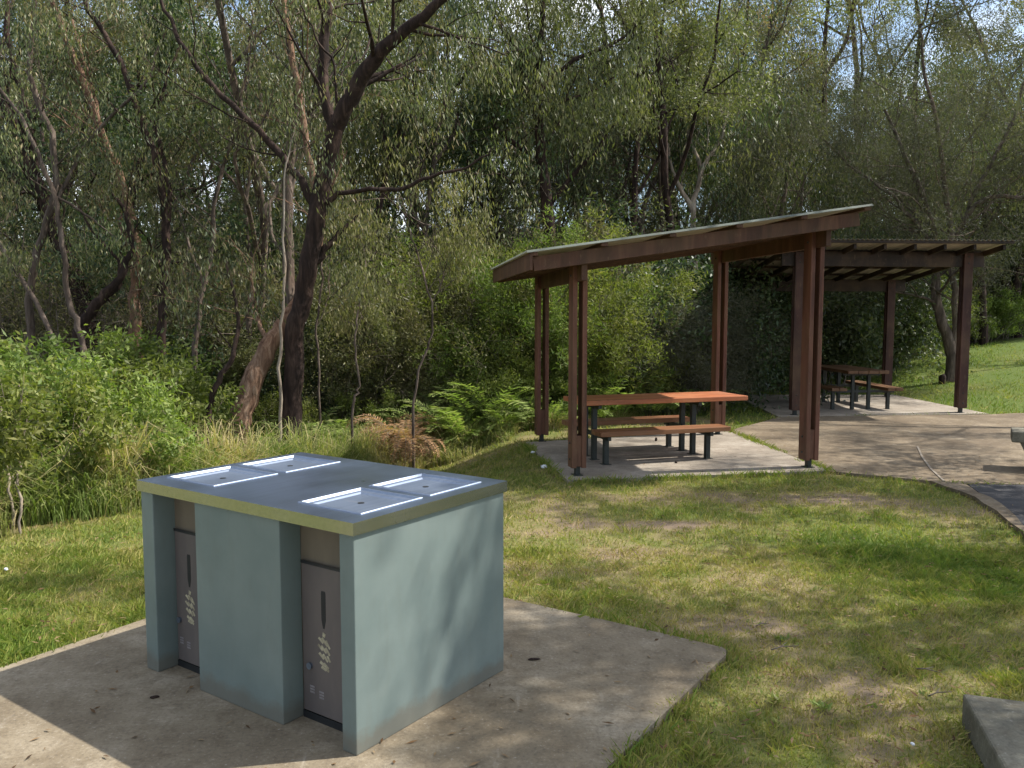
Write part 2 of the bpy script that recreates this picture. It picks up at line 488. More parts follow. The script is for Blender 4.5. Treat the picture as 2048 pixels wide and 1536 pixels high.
def make_tree(name, kindlabel, seed, h, r, mx=3, leafk=26, sp=0.22, L=0.15, W=0.03, droop=0.6, mat='gum', bark='barkgrey', nch=(3, 4), t0=0.4, ratio=0.5, cat='tree', spread=0.75, lean=0.06, upw=0.08, trunkname='trunk', crownname='crown', up=0.0, wig=0.2):
    g = np.random.default_rng(seed)
    segs = []; an = []
    grow(g, (0, 0, -0.3), (g.normal(0, lean), g.normal(0, lean), 1), h, r, 0, mx, segs, an, nch, wig, upw, ratio, 0.25, spread, t0)
    root = empty(name, (0, 0, 0))
    tag(root, kindlabel, cat)
    V, Q = tubes(segs)
    npmesh(trunkname, V, Q, M[bark], None, root, True)
    an, tn = clumped(an, 1.0, 0.50, seed)
    V, Q, rn = leaves(an, int(leafk * 1.9), sp, L, W, droop, g, up, tn)
    npmesh(crownname, V, Q, M[mat], rn, root)
    return root

def make_shrub(name, label, seed, h, wid, stems=9, leafk=30, sp=0.12, L=0.07, W=0.03, droop=0.1, mat='bush', bark='twig', mx=2, cat='shrub', ratio=0.5, up=0.2, nch=(3, 4), sr=0.012, tspread=0.8):
    g = np.random.default_rng(seed)
    segs = []; an = []
    for i in range(stems):
        a = g.uniform(0, 6.28); rr = wid * 0.35 * math.sqrt(g.uniform())
        d = np.array([math.cos(a) * rr * 0.9 / h, math.sin(a) * rr * 0.9 / h, 1.0]) + g.normal(0, 0.12, 3)
        grow(g, (math.cos(a) * rr, math.sin(a) * rr, -0.1), d / np.linalg.norm(d), h * g.uniform(0.6, 1.0), sr * g.uniform(0.7, 1.5), 0, mx, segs, an, nch, 0.2, 0.05, ratio, 0.3, tspread, 0.18)
    root = empty(name, (0, 0, 0)); tag(root, label, cat)
    V, Q = tubes(segs, 5)
    npmesh('stems', V, Q, M[bark], None, root, True)
    if leafk:
        an, tn = clumped(an, 2.0, 0.45, seed)
        V, Q, rn = leaves(an, int(leafk * 1.45), sp, L, W, droop, g, up, tn)
        npmesh('foliage', V, Q, M[mat], rn, root)
    return root

def pxpath(pts, Y, dy=0.0):
    out = []; rad = []
    n = len(pts)
    for i, (x, y, w) in enumerate(pts):
        yy = Y + dy * i / max(1, n - 1)
        out.append(np.array(atd(x, y, yy))); rad.append(w / 2 / 1687.46 * yy)
    # smooth: insert catmull midpoints
    P = np.array(out); Rr = np.array(rad)
    Q = [P[0]]; S = [Rr[0]]
    for i in range(n - 1):
        p0 = P[max(0, i - 1)]; p1 = P[i]; p2 = P[i + 1]; p3 = P[min(n - 1, i + 2)]
        for t in (0.25, 0.5, 0.75, 1.0):
            q = 0.5 * ((2 * p1) + (-p0 + p2) * t + (2 * p0 - 5 * p1 + 4 * p2 - p3) * t * t + (-p0 + 3 * p1 - 3 * p2 + p3) * t ** 3)
            Q.append(q); S.append(Rr[i] * (1 - t) + Rr[i + 1] * t)
    return np.array(Q), np.array(S)

def hero(name, label, Y, paths, bark, mat, seed, spawn=7, blen=1.3, leafk=22, L=0.11, W=0.022, droop=0.65, sp=0.13, first=0.35, cat='tree', base=True, mx=1, topz=None):
    """a tree drawn from its limbs; paths = list of (points, dy, spawn_factor)"""
    g = np.random.default_rng(seed)
    segs = []; an = []
    P0, R0 = pxpath(paths[0][0], Y, paths[0][1])
    org = P0[0].copy()
    org[2] = rise(org[0], org[1]) - 0.03
    for k, (pts, dy, sf) in enumerate(paths):
        yy = Y
        if k > 0:
            # start where the parent path is nearest in the picture plane
            s = np.array(atd(pts[0][0], pts[0][1], Y))
            i = int(np.argmin(np.abs(P0[:, 2] - s[2]) + 0.5 * np.abs(P0[:, 0] - s[0])))
            yy = P0[i, 1]
        P, Rd = pxpath(pts, yy, dy)
        P = P + g.normal(0, 0.012, P.shape) * (np.arange(len(P)) > 0)[:, None]
        if k == 0:
            # flare the base and sink it a little
            P = np.vstack([P[0] + np.array([0, 0, -0.9]) , P]); Rd = np.concatenate([[Rd[0] * 1.35], Rd]); Rd[1] *= 1.15
        segs.append((P, Rd))
        n = int(spawn * sf)
        for j in range(n):
            t = first + (1 - first) * (j + g.uniform()) / max(n, 1) if k == 0 else 0.15 + 0.85 * (j + g.uniform()) / max(n, 1)
            i = min(len(P) - 2, int(t * (len(P) - 1)))
            d = P[i + 1] - P[i]; d = d / np.linalg.norm(d)
            pr = unit(np.cross(d, g.normal(0, 1, 3))[None])[0]
            nd = d * 0.55 + pr * 0.8 + np.array([0, 0, 0.15]); nd /= np.linalg.norm(nd)
            grow(g, P[i], nd, blen * g.uniform(0.6, 1.3), max(0.006, Rd[i] * 0.32), 0, mx, segs, an, (3, 4), 0.25, 0.03, 0.6, 0.3, 0.8, 0.2)
        if sf > 0: an += list(P[-2:])
    root = empty(name, org); tag(root, label, cat)
    segs = [(np.asarray(p) - org, r) for p, r in segs]
    V, Q = tubes(segs, 9)
    npmesh('trunk', V, Q, M[bark], None, root, True)
    if leafk and an:
        A = np.asarray(an) - org
        A, tn = clumped(A, 1.5, 0.42, seed)
        V, Q, rn = leaves(A, int(leafk * 1.5), sp, L, W, droop, g, 0.0, tn)
        npmesh('crown', V, Q, M[mat], rn, root)
    return root

# ------------------------------------------------------------------ world, sun, camera
TOSUN = Vector((0.80, 0.15, 1.0)).normalized()
elev = math.asin(TOSUN.z)
azim = math.atan2(TOSUN.x, TOSUN.y)
w = bpy.data.worlds.new('World'); scene.world = w
w.use_nodes = True
nt = w.node_tree; nt.nodes.clear()
wo = nt.nodes.new('ShaderNodeOutputWorld')
bg = nt.nodes.new('ShaderNodeBackground')
sky = nt.nodes.new('ShaderNodeTexSky'); sky.sky_type = 'NISHITA'; sky.sun_disc = False
sky.sun_elevation = elev; sky.sun_rotation = azim
tc = nt.nodes.new('ShaderNodeTexCoord')
mp = nt.nodes.new('ShaderNodeMapping'); mp.inputs['Scale'].default_value = (1, 1, 2.2)
mp.inputs['Location'].default_value = (0.4, 0.0, 0.3)
nt.links.new(tc.outputs['Generated'], mp.inputs[0])
cn = nt.nodes.new('ShaderNodeTexNoise'); cn.inputs['Scale'].default_value = 2.3
cn.inputs['Detail'].default_value = 8; cn.inputs['Roughness'].default_value = 0.6
nt.links.new(mp.outputs[0], cn.inputs['Vector'])
cf = ramp(nt, cn.outputs['Fac'], [(0.46, 0.0), (0.60, 0.9)])
skc = mixc(nt, cf, sky.outputs[0], (8.0, 8.2, 8.6))
nt.links.new(skc, bg.inputs[0])
bg.inputs[1].default_value = 0.145
nt.links.new(bg.outputs[0], wo.inputs[0])

sl = bpy.data.lights.new('sun', 'SUN'); sl.energy = 5.0; sl.angle = R(0.55); sl.color = (1.0, 0.95, 0.87)
so = link(bpy.data.objects.new('sun', sl))
so.rotation_euler = (-TOSUN).to_track_quat('-Z', 'Y').to_euler()

cd = bpy.data.cameras.new('camera'); cd.sensor_width = 36; cd.lens = 36 * F
cd.clip_end = 600; cd.clip_start = 0.05
co = link(bpy.data.objects.new('camera', cd))
co.location = (0, 0, H); co.rotation_euler = (R(90) + PIT, 0, 0)
scene.camera = co
scene.view_settings.view_transform = 'Standard'
scene.view_settings.look = 'None'
scene.view_settings.exposure = 0.74
scene.view_settings.gamma = 1.0
scene.cycles.max_bounces = 5
scene.cycles.diffuse_bounces = 2
scene.cycles.glossy_bounces = 3
scene.cycles.transmission_bounces = 3
scene.cycles.use_denoising = True
scene.cycles.sample_clamp_indirect = 4

# ------------------------------------------------------------------ ground
def axis(lo, hi, nearlo, nearhi, fine, mid):
    a = list(np.arange(nearlo, nearhi, fine))
    x = nearhi; st = fine
    while x < hi:
        a.append(x); st = min(st * 1.12, mid); x += st
    a.append(hi)
    x = nearlo; st = fine; b = []
    while x > lo:
        st = min(st * 1.12, mid); x -= st; b.append(x)
    b.append(lo - 1)
    return np.array(b[::-1] + a)

PADZ = 0.0
GB = -0.035                                   # turf level just below the slabs
xs = axis(-90, 90, -4.5, 6.0, 0.09, 2.0)
ys = axis(-12, 130, 2.6, 10.5, 0.09, 1.2)
X, Y = np.meshgrid(xs, ys)
nv = X.size
V = np.zeros((nv, 3)); gr = np.zeros(nv); fo = np.zeros(nv)
for i, (x, y) in enumerate(zip(X.ravel(), Y.ravel())):
    z = GB + rise(x, y)
    if 2 < y < 14 and -6 < x < 8: z += 0.010 * fb(x, y, 1.4, 3, 2.0) - 0.002
    elif y > 14: z += 0.05 * noise.noise(Vector((x * 0.4, y * 0.4, 0)))
    V[i] = (x, y, z)
    gr[i] = green(x, y)
    d = y - verge(x) + 0.5 * noise.noise(Vector((x * 1.2, y * 1.2, 4)))
    fo[i] = sm(d, -0.1, 0.5)
nx, ny = len(xs), len(ys)
ii = (np.arange(ny - 1)[:, None] * nx + np.arange(nx - 1)[None, :]).ravel()
Q = np.stack([ii, ii + 1, ii + nx + 1, ii + nx], 1)
go = npmesh('ground', V, Q, M['ground'], None, None, True)
for nm, arr in (('green', gr), ('forest', fo)):
    a = go.data.attributes.new(nm, 'FLOAT', 'POINT'); a.data.foreach_set('value', arr.astype(np.float32))
tag(go, kind='structure')

def slab(name, pts, z, mat, th=0.12, jag=0.0, seg=0.0, seed=0):
    g = random.Random(seed)
    P = []
    n = len(pts)
    for i in range(n):
        a = Vector(pts[i]); b = Vector(pts[(i + 1) % n])
        k = max(1, int((b - a).length / seg)) if seg else 1
        for j in range(k):
            q = a.lerp(b, j / k)
            if jag: q = q + Vector((g.uniform(-jag, jag), g.uniform(-jag, jag)))
            P.append(q)
    m = MB()
    n = len(P)
    m.add([(p.x, p.y, z) for p in P] + [(p.x, p.y, z - th) for p in P],
          [tuple(range(n))] + [(i, i + n, (i + 1) % n + n, (i + 1) % n) for i in range(n)])
    o = m.build(name, M[mat])
    tag(o, kind='structure')
    return o

bbqpad = [(-1.285, 5.67), (-0.04, 4.86), (0.50, 4.50), (0.98, 4.17), (1.055, 4.115), (1.068, 4.08), (1.05, 4.02), (0.80, 3.65), (0.333, 2.96), (-0.95, 1.0), (-4.25, 1.0), (-2.42, 3.87), (-2.03, 4.49)]
slab('barbecue_pavement', bbqpad, PADZ, 'slab')
pad1 = [(0.18, 10.97), (0.56, 8.40), (3.40, 8.93), (3.10, 12.05)]
slab('shelter_pavement', pad1, PADZ, 'pad')
path = [(3.404, 8.932), (3.98, 8.56), (4.36, 8.30), (5.0, 8.20), (16, 8.0), (16, 14.0), (8.6, 14.26), (8.05, 14.12), (4.35, 13.72), (3.9, 13.1), (3.55, 12.65), (3.108, 12.05)]
slab('path', path, -0.004, 'aggregate', seg=0.7, jag=0.025, seed=3)
pad2 = [(4.36, 13.73), (8.04, 14.125), (7.95, 17.5), (4.6, 17.5)]
slab('far_shelter_pavement', pad2, 0.003, 'pad')
asph = [(4.50, 8.18), (16, 8.06), (16, 4.6), (3.6, 5.3), (3.98, 6.40), (4.20, 7.05), (4.33, 7.6)]
slab('road', asph, 0.001, 'asphalt', seg=0.35, jag=0.02, seed=8)
kerb = [(4.20, 8.36), (4.46, 8.23), (4.36, 7.6), (4.23, 7.05), (4.01, 6.40), (3.63, 5.3), (3.56, 5.33), (3.93, 6.43), (4.14, 7.08), (4.25, 7.62)]
slab('kerb_strip', kerb, 0.003, 'aggregate', seg=0.2, jag=0.022, seed=5)

# pale inlaid edging line in the path
ed = [at(1835, 893), at(1845, 915), at(1862, 938), at(1888, 962)]
m = MB()
for a, b in zip(ed[:-1], ed[1:]):
    m.bar((a[0], a[1], 0.0), (b[0], b[1], 0.0), 0.022, 0.008)
o = m.build('path_edging', M['pad']); tag(o, kind='structure')

# ------------------------------------------------------------------ barbecue
BA = 0.9562
bq = empty('barbecue', (-0.5841, 3.0468, PADZ), BA)     # local x = away to the right, local y = away to the left
tag(bq, 'sage green barbecue cabinet with stainless steel top and four hotplates on concrete', 'barbecue')
BW, BD = 0.9755, 1.417
m = MB(); m.box(0.012, BW - 0.012, 0.012, 0.088, 0, 0.85); m.build('end_wall', M['paint'], bq, 0.004)
m = MB(); m.box(0.012, BW - 0.012, 1.312, BD - 0.012, 0, 0.85); m.build('end_wall', M['paint'], bq, 0.004)
m = MB(); m.box(0.122, BW - 0.122, 0.0885, 1.3115, 0.0, 0.846); m.build('inner_cabinet', M['recess'], bq)
m = MB(); m.box(0.012, 0.1215, 0.43, 0.992, 0, 0.849); m.build('centre_panel', M['paint'], bq, 0.004)
m = MB(); m.box(BW - 0.1215, BW - 0.012, 0.43, 0.992, 0, 0.849); m.build('centre_panel', M['paint'], bq, 0.004)
for y0, y1 in ((0.0915, 0.425), (0.996, 1.309)):
    for side in (0, 1):
        fx = (lambda x: x) if side == 0 else (lambda x: BW - x)
        def bx(m, x0, x1, *r):
            a, b = fx(x0), fx(x1); m.box(min(a, b), max(a, b), *r)
        m = MB(); bx(m, 0.110, 0.1215, y0 + 0.004, y1 - 0.008, 0.035, 0.655)
        d = m.build('door', M['doorpaint'], bq, 0.003)
        m = MB(); bx(m, 0.1075, 0.1095, y0 + 0.002, y1 - 0.006, 0.6555, 0.668); m.build('door_lip', M['black'], d)
        m = MB(); bx(m, 0.112, 0.1215, y0, y1, 0.0, 0.03); m.build('vent_gap', M['black'], d)  # black strip stands in for the shade in the gap under the door
        # pointed handle slot
        c = (y0 + 0.198) if side == 0 else (y1 - 0.198)
        m = MB()
        xa = fx(0.1090)
        pts = [(-0.010, 0.558), (0.010, 0.558), (0.0125, 0.548), (0.0125, 0.44), (0.004, 0.404), (-0.004, 0.404), (-0.0125, 0.44), (-0.0125, 0.548)]
        xb = fx(0.1105)
        m.add([(xa, c + p[0], p[1]) for p in pts] + [(xb, c + p[0], p[1]) for p in pts],
              [tuple(range(8)), tuple(range(15, 7, -1))] + [(i, (i + 1) % 8, (i + 1) % 8 + 8, i + 8) for i in range(8)])
        m.build('handle', M['black'], d)
        # worn cream print in slanting strokes
        m = MB()
        g = random.Random(4)
        for (dy, z, L, wd, tl) in [(0.000, 0.378, 0.016, 0.013, 0.3),
                                   (0.018, 0.352, 0.030, 0.008, -0.9), (-0.004, 0.350, 0.040, 0.009, -0.8), (-0.022, 0.343, 0.036, 0.008, -0.6),
                                   (0.022, 0.322, 0.030, 0.008, -0.9), (0.002, 0.318, 0.036, 0.009, -0.9), (-0.020, 0.314, 0.034, 0.009, -0.7),
                                   (0.016, 0.288, 0.032, 0.009, -0.9), (-0.006, 0.284, 0.036, 0.009, -0.8), (-0.026, 0.284, 0.026, 0.008, -0.6),
                                   (0.012, 0.256, 0.026, 0.010, -1.1), (-0.010, 0.250, 0.030, 0.011, -1.0), (0.004, 0.238, 0.026, 0.010, -1.2), (-0.016, 0.236, 0.020, 0.009, -1.1)]:
            ca, sa = math.cos(tl + 1.57), math.sin(tl + 1.57)
            q = []
            wd *= 1.35; L *= 1.1
            for u, v in ((-L / 2, -wd / 2 * 0.6), (L / 2, -wd / 2), (L / 2 * 0.9, wd / 2), (-L / 2, wd / 2)):
                q.append((fx(0.1086), c + dy * (1 if side == 0 else -1) + u * ca - v * sa, z + u * sa + v * ca))
            q2 = [(fx(0.1098), b_, c_) for a_, b_, c_ in q]
            m.hexa(q2 + q)
        m.build('printed_sign', M['cream'], d)
        for dy, z in ((0.075, 0.118), (0.02, 0.106)):
            m = MB()
            for k in range(3):
                yy = c + dy * (1 if side == 0 else -1)
                bx(m, 0.1090, 0.1099, yy - 0.013, yy + 0.013, z + 0.012 * k, z + 0.012 * k + 0.007)
            m.build('small_print', M['grayprint'], d)
        # round lock
        bm = bmesh.new()
        bmesh.ops.create_cone(bm, cap_ends=True, segments=20, radius1=0.014, radius2=0.012, depth=0.012,
                              matrix=Matrix.Translation((fx(0.105), c + 0.083 * (1 if side == 0 else -1), 0.232)) @ Matrix.Rotation(R(90), 4, 'Y'))
        me = bpy.data.meshes.new('lock'); bm.to_mesh(me); bm.free(); me.materials.append(M['platesteel'])
        lo = link(bpy.data.objects.new('lock', me)); lo.parent = d
# stainless top with four recesses
px_ = [0.0, 0.125, 0.465, 0.530, 0.870, BW]
py_ = [0.0, 0.085, 0.430, 1.005, 1.350, BD]
holes = {(1, 1), (3, 1), (1, 3), (3, 3)}
m = MB()
zt, zb = 0.900, 0.851
for i in range(5):
    for j in range(5):
        if (i, j) in holes: continue
        m.add([(px_[i], py_[j], zt), (px_[i + 1], py_[j], zt), (px_[i + 1], py_[j + 1], zt), (px_[i], py_[j + 1], zt)], [(0, 1, 2, 3)])
c = [(0, 0), (BW, 0), (BW, BD), (0, BD)]
for k in range(4):
    a, b = c[k], c[(k + 1) % 4]
    m.add([(a[0], a[1], zb), (b[0], b[1], zb), (b[0], b[1], zt), (a[0], a[1], zt)], [(0, 1, 2, 3)], 1)
m.add([(0, 0, zb), (0, BD, zb), (BW, BD, zb), (BW, 0, zb)], [(0, 1, 2, 3)])
bt = m.build('bench_top', [M['steel'], M['edgesteel']], bq)
for (i, j) in sorted(holes):
    x0, x1, y0, y1 = px_[i], px_[i + 1], py_[j], py_[j + 1]
    m = MB()
    def ringz(ins, z): return [(x0 + ins, y0 + ins, z), (x1 - ins, y0 + ins, z), (x1 - ins, y1 - ins, z), (x0 + ins, y1 - ins, z)]
    rings = [ringz(-0.010, zt + 0.0006), ringz(-0.006, zt + 0.004), ringz(0.003, zt + 0.004), ringz(0.010, zt - 0.005), ringz(0.034, zt - 0.006), ringz(0.044, zt - 0.012), ringz(0.054, zt - 0.0125)]
    vs = [p for r_ in rings for p in r_]
    fs = []
    for k in range(len(rings) - 1):
        for q in range(4):
            fs.append((k * 4 + q, k * 4 + (q + 1) % 4, (k + 1) * 4 + (q + 1) % 4, (k + 1) * 4 + q))
    b0 = (len(rings) - 1) * 4
    fs.append((b0, b0 + 1, b0 + 2, b0 + 3))
    m.add(vs, fs)
    h = m.build('hotplate', M['platesteel'], bt)
    cx, cy = (x0 + x1) / 2, (y0 + y1) / 2
    bm = bmesh.new()
    bmesh.ops.create_cone(bm, cap_ends=True, segments=16, radius1=0.014, radius2=0.014, depth=0.002, matrix=Matrix.Translation((cx, cy, zt - 0.0115)))
    me = bpy.data.meshes.new('drain'); bm.to_mesh(me); bm.free(); me.materials.append(M['black'])
    dr = link(bpy.data.objects.new('drain', me)); dr.parent = h

# ------------------------------------------------------------------ shelters
def V2(a): return Vector((a[0], a[1]))
def build_shelter(low0, low1, high0, high1, zl, zh, label, ovL, ovH, ov0, ov1, sheetz0, nraf=8, pm='post', bm_='beam', rh=0.14):
    low0, low1, high0, high1 = map(V2, (low0, low1, high0, high1))
    e = ((high0 + high1) / 2 - (low0 + low1) / 2).normalized()
    n = Vector((-e.y, e.x))
    base = (low0 + low1 + high0 + high1) / 4
    root = empty('picnic_shelter', (base.x, base.y, 0)); tag(root, label, 'shelter', 'timber picnic shelters')
    ang = math.atan2(e.y, e.x)
    def L3(p, z): return Vector((p.x - base.x, p.y - base.y, z))
    bh = 0.24
    ctr = base
    run = ((high0 + high1) / 2 - (low0 + low1) / 2).length
    slope = (zh - zl) / run
    for feet, zb_ in (((low0, low1), zl), ((high0, high1), zh)):
        nb = (feet[1] - feet[0]).normalized()
        for f in feet:
            # a post: two deep planks with a gap, spacer block and steel foot
            pe = empty_child('post', root)
            for s in (-1, 1):
                m = MB()
                q = f + e * (0.053 * s)
                m.bar(L3(q, 0.085), L3(q, zb_ + bh - 0.01), 0.05, 0.15, side=(e.x, e.y, 0))
                m.build('stud', M[pm], pe, 0.004)
            for z0, z1 in ((0.10, 0.42),):
                m = MB(); m.bar(L3(f, z0), L3(f, z1), 0.0555, 0.13, side=(e.x, e.y, 0)); m.build('spacer', M[pm], pe, 0.003)
            m = MB(); m.bar(L3(f, 0.001), L3(f, 0.10), 0.05, 0.06, side=(e.x, e.y, 0))
            m.bar(L3(f, 0.0), L3(f, 0.008), 0.10, 0.12, side=(e.x, e.y, 0))
            m.build('steel_foot', M['dsteel'], pe, 0.003)
            for zz in (0.17, 0.34, zb_ + 0.06, zb_ + 0.17):
                m = MB(); m.bar(L3(f - e * 0.086, zz), L3(f + e * 0.086, zz), 0.022, 0.022)
                m.build('bolt', M['dsteel'], pe, 0.004)
        m = MB()
        a = feet[0] - nb * 0.30; b = feet[1] + nb * 0.30
        m.bar(L3(a, zb_ + bh / 2), L3(b, zb_ + bh / 2), 0.055, bh)
        m.build('beam', M[bm_], root, 0.005)
    # roof frame: rafters run up the slope, battens along the beams
    nbm = ((low1 - low0).normalized() + (high1 - high0).normalized()).normalized()
    lo0 = low0 - e * ovL; hi0 = high0 + e * ovH
    depth = ((low1 - low0).length + (high1 - high0).length) / 2
    def top(u, v, dz=0.0):      # u metres from low0 line, v metres from front post line
        p = low0.lerp(high0, u / (high0 - low0).length) + nbm * v
        return L3(p, zl + bh - 0.08 - (0.14 - rh) * 0.6 + slope * u + dz)
    U0, U1 = -ovL, (high0 - low0).length + ovH
    v0, v1 = -ov0, depth + ov1
    for k in range(nraf):
        v = v0 + 0.12 + (v1 - v0 - 0.24) * k / (nraf - 1)
        if 0 < abs(v) < 0.10: v = 0.11 * (1 if v > 0 else -1)
        m = MB(); m.bar(top(U0 + 0.03, v, 0.14 - rh / 2), top(U1 - 0.06, v, 0.14 - rh / 2), 0.045, rh, side=(nbm.x, nbm.y, 0))
        m.build('rafter', M[bm_], root, 0.003)
    nb_ = 6
    for k in range(nb_):
        u = U0 + 0.025 + (U1 - U0 - 0.05) * k / (nb_ - 1)
        m = MB(); m.bar(top(u, v0, 0.160), top(u, v1, 0.160), 0.045, 0.036, side=(0, 0, 1)) if False else m.bar(top(u, v0, 0.1605), top(u, v1, 0.1605), 0.07, 0.036)
        m.build('batten', M[bm_], root, 0.002)
    # low-edge fascia
    m = MB(); m.bar(top(U0 - 0.004, v0, 0.085), top(U0 - 0.004, v1, 0.085), 0.028, 0.15); m.build('fascia', M[bm_], root, 0.003)
    # corrugated sheet
    pitch = 0.08; nseg = int((v1 - v0 + 0.04) / pitch * 6)
    m = MB()
    t0, t1, b0, b1 = [], [], [], []
    for k in range(nseg + 1):
        v = v0 - 0.02 + (v1 - v0 + 0.04) * k / nseg
        wz = 0.011 * math.sin(2 * math.pi * (v - v0) / pitch)
        t0.append(top(U0 - 0.05, v, 0.192 + wz)); t1.append(top(U1 + 0.03, v, 0.192 + wz))
        b0.append(top(U0 - 0.05, v, 0.1885 + wz)); b1.append(top(U1 + 0.03, v, 0.1885 + wz))
    vs = t0 + t1; kk = nseg + 1
    m.add(vs, [(k, k + 1, kk + k + 1, kk + k) for k in range(nseg)], 0)
    m.add(b0 + b1, [(k, k + 1, kk + k + 1, kk + k) for k in range(nseg)], 1)
    m.add(t0 + b0, [(k, k + 1, kk + k + 1, kk + k) for k in range(nseg)], 0)
    m.add(t1 + b1, [(k, k + 1, kk + k + 1, kk + k) for k in range(nseg)], 0)
    m.build('roof_sheet', [M['rooftop'], M['roofunder']], root)
    return root

def empty_child(name, parent):
    o = bpy.data.objects.new(name, None); link(o); o.parent = parent; o.empty_display_size = 0.1
    return o

build_shelter(at(1154, 950), at(1083, 882), at(1616, 934), at(1435, 868), 2.0, 2.375,
              'near timber picnic shelter with sloping roof over the sunlit orange table', 0.56, 0.36, 0.47, 0.28, 2.3)
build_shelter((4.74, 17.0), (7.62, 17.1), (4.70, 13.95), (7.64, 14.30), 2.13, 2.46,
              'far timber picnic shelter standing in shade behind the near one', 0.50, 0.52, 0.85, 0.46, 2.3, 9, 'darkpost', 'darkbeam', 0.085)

# ------------------------------------------------------------------ picnic tables
def picnic_table(org, ang, length, width, ztop, zseat, frames, label, bf=0.27, bl=0.10, br=0.25, tm='plank_x', sm_='seatwood'):
    """local x along the table, y across, origin at the near left corner"""
    root = empty('picnic_table', (org[0], org[1], PADZ), ang); tag(root, label, 'picnic table', 'picnic tables under the shelters')
    g = random.Random(int(length * 100))
    np_ = 4; gap = 0.008; pw = (width - gap * (np_ - 1)) / np_
    for k in range(np_):
        m = MB(); y0 = k * (pw + gap); m.box(g.uniform(0, 0.006), length - g.uniform(0, 0.006), y0, y0 + pw, ztop - 0.055, ztop - g.uniform(0, 0.002))
        m.build('table_plank', M[tm], root, 0.006)
    sx0, sx1 = bl, length - br
    for (a, b, nm) in ((-bf, 0.0 - bf + 0.27, 'front'), (width + bf - 0.27, width + bf, 'back')):
        se = empty_child('bench_seat', root)
        for k in range(2):
            w_ = (b - a - gap) / 2; y0 = a + k * (w_ + gap)
            m = MB(); m.box(sx0, sx1, y0, y0 + w_, zseat - 0.055, zseat); m.build('seat_plank', M[sm_], se, 0.006)
    for fx_ in frames:
        fr = empty_child('steel_frame', root)
        for yy, top_ in ((-bf + 0.135, zseat - 0.0555), (width * 0.30, ztop - 0.0555), (width * 0.70, ztop - 0.0555), (width + bf - 0.135, zseat - 0.0555)):
            m = MB(); m.box(fx_ - 0.028, fx_ + 0.028, yy - 0.028, yy + 0.028, 0.004, top_); m.build('leg', M['dsteel'], fr, 0.003)
            m = MB(); m.box(fx_ - 0.05, fx_ + 0.05, yy - 0.05, yy + 0.05, 0.0, 0.0045); m.build('foot_plate', M['dsteel'], fr)
        m = MB(); m.box(fx_ - 0.02, fx_ + 0.02, -bf + 0.03, width + bf - 0.03, zseat - 0.105, zseat - 0.057); m.build('crossbar', M['dsteel'], fr, 0.003)
        m = MB(); m.box(fx_ - 0.0215, fx_ + 0.0215, 0.03, width - 0.03, ztop - 0.10, ztop - 0.057); m.build('top_support', M['dsteel'], fr, 0.003)
    return root

def m_plankx(name='orange_stained_plank', k=1.0, d=1.0):
    m, nt, out = newmat(name)
    f = noisetex(nt, 7, 6, 0.65, stretch=(0.14, 1, 1), dist=0.5)
    f2 = noisetex(nt, 1.6, 4, 0.6)
    col = ramp(nt, f, [(0.3, (0.27 * k, 0.075 * d, 0.03 * d)), (0.55, (0.43 * k, 0.15 * d, 0.06 * d)), (0.75, (0.54 * k, 0.24 * d, 0.12 * d))])
    col = mixc(nt, ramp(nt, f2, [(0.45, 0.0), (0.75, 0.35)]), col, (0.22, 0.14, 0.09))
    finish(nt, out, col, 0.5, f, 0.3, 0.003, spec=0.4)
    return m
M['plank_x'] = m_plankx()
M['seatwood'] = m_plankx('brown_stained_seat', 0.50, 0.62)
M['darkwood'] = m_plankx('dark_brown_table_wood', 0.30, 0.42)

A = Vector(at(1168, 802.5, 0.70)); B = Vector(at(1497, 791.5, 0.70))
L1 = (B - A).length; a1 = math.atan2(B.y - A.y, B.x - A.x)
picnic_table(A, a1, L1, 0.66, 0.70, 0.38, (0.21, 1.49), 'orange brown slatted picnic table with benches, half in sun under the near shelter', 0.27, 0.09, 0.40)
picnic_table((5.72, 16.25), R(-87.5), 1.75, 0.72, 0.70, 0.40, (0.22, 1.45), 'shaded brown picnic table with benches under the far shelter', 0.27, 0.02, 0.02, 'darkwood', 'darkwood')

# ------------------------------------------------------------------ concrete blocks
m = MB()
c0 = at(1925, 1385, 0.11); c1 = at(2010, 1536, 0.11)
d = (Vector(c1) - Vector(c0)).normalized(); nn = Vector((-d.y, d.x))
P0 = Vector(c0); P1 = P0 + d * 1.3; P2 = P1 + nn * 1.1; P3 = P0 + nn * 1.1 + d * 0.06
n0 = [P0, P1, P2, P3]
m.hexa([(p.x, p.y, -0.03) for p in n0] + [(p.x, p.y, 0.11) for p in n0])
o = m.build('concrete_slab', M['greyblock'], None, 0.012)
tag(o, 'raised grey concrete slab with lichen at the bottom right corner of the lawn', 'concrete slab')

bo = at(2024, 862, 0.42)
be = empty('concrete_bench', (bo[0], bo[1], -0.004), R(-29)); tag(be, 'low concrete bench end by the path at the right edge', 'bench')
m = MB(); m.box(0, 1.7, 0, 0.42, 0.30, 0.42); m.build('seat', M['greyblock'], be, 0.015)
for x0 in (0.14, 1.36):
    m = MB()
    m.hexa([(x0 + 0.08, 0.06, 0), (x0 + 0.24, 0.06, 0), (x0 + 0.24, 0.36, 0), (x0 + 0.08, 0.36, 0), (x0 - 0.06, 0.04, 0.2995), (x0 + 0.26, 0.04, 0.2995), (x0 + 0.26, 0.38, 0.2995), (x0 - 0.06, 0.38, 0.2995)])
    m.build('support', M['greyblock'], be, 0.01)

